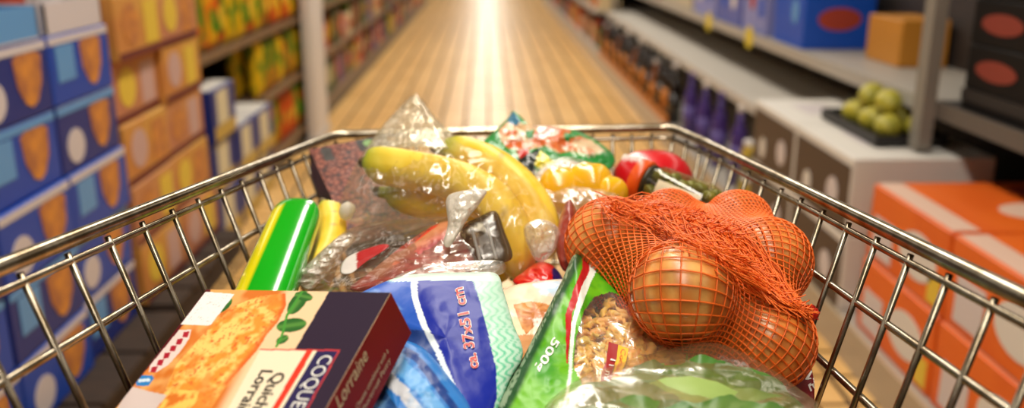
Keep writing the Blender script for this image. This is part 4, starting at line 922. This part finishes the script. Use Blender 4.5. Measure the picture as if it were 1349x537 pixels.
# loose twisted tail of the bag
tl_ = Pillow([(588, 262, .90), (605, 252, .90), (640, 250, .90), (632, 268, .895), (618, 285, .885), (604, 308, .87), (592, 325, .86), (584, 320, .865), (590, 295, .88)], .008, .008, nr=18, nt=70, wr=.012, ws=60, seed=63)
tl_.build('twisted_tail', MILKY, bb)
tl_ = Pillow([(690, 300, .93), (712, 288, .935), (735, 300, .94), (733, 325, .93), (715, 345, .92), (700, 335, .92)], .012, .006, nr=18, nt=60, wr=.02, ws=50, seed=64); tl_.build('crumpled_end', film('semi_milky_film', haze=.3, gloss=.8, bs=60, bd=1.0), bb)
V, Fc = lathe([(0, .004), (.3, .008), (.7, .009), (1, .005)], cd(452, 288, 1.005), cd(462, 268, 1.01), 10); mesh('rolled_corner', V, Fc, MILKY, bb)

# ---------------- meat in film, smoky clear tray
def meat_art(x, y, P):
    N = fbm(P*95, 71); c = mixc(np.broadcast_to(lin((186, 84, 80)), (len(x), 3)), lin((150, 40, 44)), sst(.4, .6, N)); c = mixc(c, lin((216, 140, 120)), sst(.6, .72, fbm(P*60, 74)))
    c = mixc(c, lin((196, 130, 84)), (1-sst(3, 20, polydist(x, y, [(500, 352), (545, 315), (590, 292), (620, 296)])))*.8)
    return mixc(c, lin((206, 60, 40)), inpoly(x, y, [(512, 336), (546, 312), (580, 290), (576, 298), (552, 316), (530, 330)])*1.)
pl = Pillow([(462, 382, .87), (490, 356, .89), (535, 320, .915), (578, 294, .935), (612, 292, .935), (630, 312, .92), (630, 348, .885), (600, 366, .86), (540, 380, .85)], .024, .06, nr=40, nt=140, wr=.006, ws=40, seed=71).paint(meat_art)
mp = thing('meat_pack', cd(560, 345, .95), 'pinkish red cured meat sealed in wrinkled clear film', 'meat pack'); pl.build('meat', SOFT, mp)
text_pillow(pl, 'AHA', (536, 325), (568, 301), 7, mat('dark_red_ink', (96, 14, 14), rough=.5), 'stamp_lettering', mp, bold=.03)
pl = Pillow([(395, 374, .905), (400, 356, .93), (432, 322, .965), (470, 297, .99), (530, 289, .975), (596, 286, .955), (640, 300, .925), (662, 335, .885), (655, 356, .86), (600, 371, .84), (520, 385, .84), (450, 388, .865), (410, 384, .89)], .026, .05, nr=50, nt=240, wr=.020, ws=24, seed=73, ctr=(540, 340, .90), stretch=(.7, 1.4, 1.8)); pl.build('wrinkled_film', SMOKE, mp)
el = Pillow([(395, 374, .895), (400, 354, .92), (430, 325, .95), (452, 308, .965), (470, 312, .96), (450, 335, .935), (430, 358, .91), (412, 380, .885)], .014, .01, nr=26, nt=90, wr=.024, ws=55, seed=75, stretch=(1, 1.6, 1.6)); el.build('gathered_end', film('gathered_film', haze=.62, gloss=.8, bs=90, bd=1.0, hazecol=(216, 206, 192)), mp)
lb = Pillow([(448, 358, .885), (458, 338, .90), (500, 322, .91), (512, 325, .905), (482, 345, .885), (462, 360, .875)], .002, .002, p=6, nr=10, nt=60, wr=.003, seed=76).paint(lambda x, y, P: np.where((x+y*.0 < 470)[:, None], lin((214, 206, 198)), lin((170, 34, 34)))); lb.build('paper_label', SOFT, mp)
pl = Pillow([(606, 302, .905), (630, 286, .92), (653, 278, .928), (665, 305, .905), (675, 338, .88), (655, 348, .87), (634, 354, .865), (620, 330, .885)], .010, .035, p=7, q=.7, nr=24, nt=120, wr=.004, ws=30, seed=78, smooth=True)
tt_ = thing('plastic_tray', cd(645, 330, .95), 'empty smoky clear plastic tray in front of the bananas', 'tray'); pl.build('shell', film('tray_plastic', tint=(176, 164, 146), haze=.22, gloss=.14, rough=.2, bs=6, bd=.1, hazecol=(120, 108, 90)), tt_)
for q in (0, 1):
    a, b = ((622, 300), (634, 346)) if q == 0 else ((640, 290), (654, 340)); T_ = np.linspace(0, 1, 10); xs = a[0]+(b[0]-a[0])*T_; yy = a[1]+(b[1]-a[1])*T_; V, Fc = tube(pl.surf(xs, yy, .0008), .0016, 6); mesh('ridge', V, Fc, film('ridge_plastic', haze=.35, gloss=.3, rough=.2), tt_)

# ---------------- green bottle
gb = thing('green_bottle', cd(350, 395, .90), 'glossy green bottle with yellow side leaning in the left corner', 'bottle')
a0, a1 = cd(396, 270, 1.0), cd(340, 412, .845); ax = nrm(a1-a0); Lb = np.linalg.norm(a1-a0); side = nrm(np.cross(ax, TOCAM)); frn = np.cross(side, ax); frn = frn if frn@TOCAM > 0 else -frn; side = side if side[0] > 0 else -side
V = []; C_ = []; n = 48; prof = [(-.004, .25), (.0, .55), (.004, .72), (.010, .86), (.018, .95), (.028, 1.0)]+[(.028+(Lb-.028)*t, 1.0+.08*t) for t in np.linspace(.08, 1, 14)]
for h, f in prof:
    for j in range(n):
        an = 2*math.pi*j/n; ca, sa = math.cos(an), math.sin(an); sx = np.sign(ca)*abs(ca)**.75; sy = np.sign(sa)*abs(sa)**.75
        V.append(a0+ax*h+side*sx*.0265*f+frn*sy*.0165*f); yl = (sx < -.45 and h > .022); C_.append(lin((226, 214, 10)) if yl and sx > -.93 else (lin((214, 214, 190)) if yl else lin((6, 168, 22))))
k = len(prof); Fc = [(i*n+j, i*n+(j+1) % n, (i+1)*n+(j+1) % n, (i+1)*n+j) for i in range(k-1) for j in range(n)]+[tuple(range(n))[::-1], tuple((k-1)*n+j for j in range(n))]
mesh('body', np.array(V), Fc, mat('glossy_plastic', attr=True, rough=.16, coat=.7), gb, np.array(C_))

# ---------------- coffee pack
P0 = cd(407, 196, 1.20); e1 = cd(500, 179, 1.235)-P0; e2 = cd(452, 302, 1.08)-P0; w1 = np.linalg.norm(e1); e1 = nrm(e1); e2 = e2-e1*(e2@e1); e2 = nrm(e2)*.20; nn = nrm(np.cross(e1, e2)); nn = nn if nn@TOCAM > 0 else -nn
e1 = e1*.105
def coffee_art(x, y, P):
    q = (P-P0)@np.array([nrm(e1), nrm(e2), nn]).T*150; best = np.full(len(q), 9.); 
    ci = np.floor(q[:, :2]).astype(int); val = np.zeros(len(q))
    for a in (-1, 0, 1):
        for b in (-1, 0, 1):
            i, j = ci[:, 0]+a, ci[:, 1]+b; fx_ = i+_h(i, j, i*0, 1); fy_ = j+_h(i, j, i*0, 2); d = np.hypot(q[:, 0]-fx_, (q[:, 1]-fy_)); up = d < best; best = np.where(up, d, best); val = np.where(up, _h(i, j, i*0, 3), val)
    c = mixc(np.broadcast_to(lin((126, 58, 40)), (len(x), 3)), lin((84, 34, 24)), val); c = mixc(c, lin((190, 124, 98)), (best < .2)*.6); c = mixc(c, lin((40, 16, 12)), sst(.5, .75, best))
    s_, t_ = (P-P0)@nrm(e1), (P-P0)@nrm(e2)
    c = np.where(((s_ > .062) & (t_ < .026+(s_-.062)*.5))[:, None], lin((34, 26, 24)), c); c = np.where((np.hypot(s_-.078, t_-.011) < .0075)[:, None], lin((110, 150, 80)), c)
    return np.where(((s_ > .013) & (s_ < .026) & (t_ > .004) & (t_ < .034))[:, None], lin((52, 48, 44)), c)
cp = thing('coffee_pack', P0+e1/2+e2-nn*.02, 'dark coffee pack printed with roasted beans in the far left corner', 'pack')
P, Fc, c = face('f', P0, e1, e2, 100, 170, coffee_art, nn); mesh('bean_front', P, Fc, SOFT, cp, c, smooth=False)
blk = lambda x, y, P: np.broadcast_to(lin((40, 24, 18)), (len(x), 3)); th = -nn*.045
for O, u, v, out in ((P0, e2, th, -e1), (P0+e1, e2, th, e1), (P0, e1, th, -e2), (P0+e2, e1, th, e2), (P0+th, e1, e2, -nn)):
    P, Fc, c = face('s', O, u, v, 6, 6, blk, out); mesh('dark_side', P, Fc, SOFT, cp, c, smooth=False)

# ---------------- snack bag
def snack_art(x, y, P):
    N = fbm(P*60, 81); c = mixc(np.broadcast_to(lin((22, 116, 44)), (len(x), 3)), lin((40, 150, 60)), N)
    pic = inpoly(x, y, [(657, 172), (672, 158), (690, 166), (725, 167), (752, 172), (746, 186), (762, 180), (780, 186), (796, 200), (776, 206), (756, 200), (735, 204), (718, 194), (690, 200), (668, 196), (660, 186)])
    pc = mixc(np.broadcast_to(lin((214, 176, 130)), c.shape), lin((206, 100, 40)), sst(.42, .56, N)); pc = mixc(pc, lin((236, 228, 214)), sst(.62, .72, fbm(P*90, 85))); c = np.where(pic[:, None], pc, c)
    c = np.where(inpoly(x, y, [(668, 160), (676, 148), (686, 162), (680, 168), (672, 164)])[:, None], lin((60, 120, 150)), c)
    for p in ([(692, 176), (704, 173), (702, 184), (694, 184)], [(742, 176), (752, 178), (748, 190), (742, 186)]): c = np.where(inpoly(x, y, p)[:, None], lin((22, 130, 60)), c)
    rw = inpoly(x, y, [(702, 184), (712, 166), (732, 172), (728, 176), (714, 186)]); c = np.where(rw[:, None], np.where((np.sin(x*1.5+y*.4) > .1)[:, None], lin((206, 44, 34)), lin((240, 226, 214))), c)
    c = np.where(inpoly(x, y, [(680, 200), (695, 196), (697, 206), (684, 211)])[:, None], lin((190, 40, 34)), c)
    tx = inpoly(x, y, [(756, 184), (778, 184), (794, 200), (778, 210), (752, 204)]); c = np.where((tx & (np.sin((x+y*.9)*1.6) > .2) & (vnoise(P*500, 3) > .3))[:, None], lin((222, 210, 176)), c)
    yl = inpoly(x, y, [(702, 217), (712, 200), (730, 216), (710, 224)]); c = np.where(yl[:, None], np.where((np.abs((x-y*.4) % 6-3) < .7)[:, None], lin((120, 120, 20)), lin((232, 214, 30))), c)
    dk = inpoly(x, y, [(676, 214), (712, 196), (704, 216), (706, 232), (670, 226)]); return np.where(dk[:, None], lin((14, 26, 18)), c)
pl = Pillow([(636, 190, 1.19), (652, 172, 1.215), (668, 156, 1.24), (677, 146, 1.255), (686, 160, 1.25), (698, 166, 1.245), (728, 167, 1.245), (762, 173, 1.235), (790, 188, 1.22), (810, 208, 1.19), (802, 224, 1.165), (770, 226, 1.155), (735, 232, 1.14), (695, 230, 1.14), (660, 214, 1.16)], .022, .05, nr=50, nt=180, p=2.6, q=.5, wr=.022, ws=30, seed=83).paint(snack_art)
setp(pl.build('snack_bag', FOIL), 'crumpled green foil snack bag with orange food print at the far rim', 'bag')

# ---------------- yellow peppers in film
YP = mat('yellow_pepper_skin', (240, 176, 16), rough=.25, coat=.5, noise=((248, 196, 40), 12, (1, 1, 1)))
for k, (a, b, d, r, lab) in enumerate(((738, 250, 1.075, .031, 'left'), (775, 246, 1.075, .033, 'middle'), (802, 254, 1.06, .023, 'right'))):
    c = cd(a, b, d); V = []; nu, nv = 40, 24
    for i in range(nv+1):
        th_ = math.pi*i/nv
        for j in range(nu): ph = 2*math.pi*j/nu; lo = 1-.10*abs(math.cos(ph*2+k))*math.sin(th_); V.append(c+r*lo*np.array([math.sin(th_)*math.cos(ph), math.sin(th_)*math.sin(ph), math.cos(th_)*.95-.12*math.exp(-(th_*2.6)**2)]))
    t = thing('yellow_pepper', c-np.array([0, 0, r]), 'yellow pepper in the clear film, %s of three' % lab, 'pepper', 'yellow peppers in film'); mesh('fruit', V, [(i*nu+j, (i+1)*nu+j, (i+1)*nu+(j+1) % nu, i*nu+(j+1) % nu) for i in range(nv) for j in range(nu)], YP, t)
    V, Fc = tube(np.array([c+[0, r*.78, -.006], c+[.003, r*.95, -.006], c+[.007, r*1.12, -.003]]), .0035, 7); mesh('stalk', V, Fc, mat('green_stalk', (90, 130, 40), rough=.6), t)
pl = Pillow([(688, 238, 1.10), (712, 218, 1.13), (742, 206, 1.15), (772, 212, 1.14), (803, 228, 1.115), (824, 255, 1.07), (805, 280, 1.035), (740, 285, 1.03), (704, 266, 1.06)], .040, .05, nr=34, nt=140, wr=.022, ws=26, seed=91, ctr=(758, 245, 1.09)); setp(pl.build('pepper_bag', film('pepper_film', haze=.16, gloss=.4, bs=60, bd=.7)), 'clear crinkled film around the yellow peppers', 'plastic bag')
pl = Pillow([(704, 232, 1.085), (725, 216, 1.11), (748, 210, 1.125), (770, 218, 1.11), (790, 232, 1.09), (770, 238, 1.075), (735, 238, 1.07)], .015, .005, nr=20, nt=80, wr=.018, ws=50, seed=93); setp(pl.build('film_knot', MILKY), 'white crumpled film knot on top of the yellow peppers', 'film')

# ---------------- round red cheese and olive jar
c = cd(859, 243, 1.20); rc = thing('red_cheese', c-np.array([0, 0, .045]), 'round red waxed cheese with white lettering beside the olive jar', 'cheese'); V = []; nu, nv = 56, 36
for i in range(nv+1):
    th_ = math.pi*i/nv
    for j in range(nu): ph = 2*math.pi*j/nu; V.append(c+np.array([.054*math.sin(th_)**.85*math.cos(ph), .05*math.sin(th_)**.85*math.sin(ph), .045*np.sign(math.cos(th_))*abs(math.cos(th_))**.9]))
mesh('wax', V, [(i*nu+j, (i+1)*nu+j, (i+1)*nu+(j+1) % nu, i*nu+(j+1) % nu) for i in range(nv) for j in range(nu)], mat('red_wax', (206, 14, 26), rough=.3, coat=.3), rc)
V = np.array(V)
def on_cheese(px, py, off=.0008):
    r = ray(px, py); sc_ = np.array([.054, .05, .045]); o_ = (O0-c)/sc_; d = r/sc_; A_, B_, C2 = d@d, 2*o_@d, o_@o_-1; D2 = max(B_*B_-4*A_*C2, 0); t = (-B_-math.sqrt(D2))/(2*A_); p = O0+r*t; return p+nrm((p-c)/sc_**2)*off*2.5
mb = MB(); xs = np.linspace(822, 860, 16)
for i, x in enumerate(xs):
    y = 209+(x-822)*.03+((x-822)/38)**2*9; a = on_cheese(x-1.5, y+3.2+(i % 3)); b = on_cheese(x+1.2, y-2.6-(i % 2)*1.5); V_, F_ = tube(np.array([a, (a+b)/2+nrm(a-c)*.0004, b]), .0009, 5); mb.add(V_, F_)
    if i % 2: V_, F_ = tube(np.array([b, on_cheese(x+3, y-.5), on_cheese(x+3.6, y+2.4)]), .0007, 5); mb.add(V_, F_)
mb.build('white_lettering', WHITE_INK, rc)
ja, jb = cd(842, 238, 1.09), cd(938, 276, 1.04); ax = nrm(jb-ja); Lj = np.linalg.norm(jb-ja)
jar = thing('olive_jar', (ja+jb)/2-np.array([0, 0, .027]), 'glass jar of green olives with orange lid lying on its side', 'jar')
V, Fc = lathe([(0, .0225), (.08, .0235), (.16, .027), (.24, .0275), (.9, .0275), (.97, .025), (1, .02)], ja+ax*.012, jb, 32); mesh('glass', V, Fc, film('jar_glass', tint=(236, 240, 214), haze=.03, gloss=1.0, rough=.03, bs=3, bd=.02), jar)
V, Fc = lathe([(0, .024), (.1, .027), (.85, .0275), (1, .0255)], ja-ax*.004, ja+ax*.012, 32); mesh('lid', V, Fc, mat('orange_lid', (222, 84, 18), rough=.35), jar)
V, Fc = lathe([(0, .0245), (1, .0245)], ja+ax*.0125, ja+ax*.0165, 32); mesh('lid_ring', V, Fc, mat('dark_ring', (50, 44, 24), rough=.3), jar)
s2 = nrm(np.cross(ax, [0, 0, 1])); s3 = np.cross(s2, ax); s3 = s3 if s3[2] > 0 else -s3; s2 = s2 if s2@TOCAM > 0 else -s2
lv_ = []; 
for i in range(12):
    for j in range(8): an = math.radians(-10+j*7.5); q = ja+ax*(.034+(Lj-.042)*i/11)+(s2*math.cos(an)+s3*math.sin(an))*.0281; lv_.append(q)
mesh('paper_label', lv_, [(i*8+j, i*8+j+1, i*8+8+j+1, i*8+8+j) for i in range(11) for j in range(7)], mat('cream_label', (226, 214, 180), rough=.6), jar)
lv_, lf_ = lathe([(0, .003), (.15, .006), (.5, .0078), (.85, .006), (1, .003)], (0, 0, -.009), (0, 0, .009), 12); om = bpy.data.meshes.new('olive'); om.from_pydata(lv_.tolist(), [], [list(f) for f in lf_]); om.materials.append(mat('olive_skin', (140, 130, 40), rough=.3, noise=((112, 104, 30), 60, (1, 1, 1)))); om.polygons.foreach_set('use_smooth', [True]*len(om.polygons))
R_ = np.random.default_rng(8); k = 0
for i in range(5):
    for j in range(5):
        an = j*1.2566+i*.6; q = ja+ax*(.026+i*.0165)+(s2*math.cos(an)+s3*math.sin(an))*.0172; o = bpy.data.objects.new('olive', om); COL.objects.link(o); o.location = Vector(q); o.rotation_euler = R_.uniform(0, 3, 3); setp(o, 'green olive packed inside the glass jar', 'olive', 'olives in the glass jar')
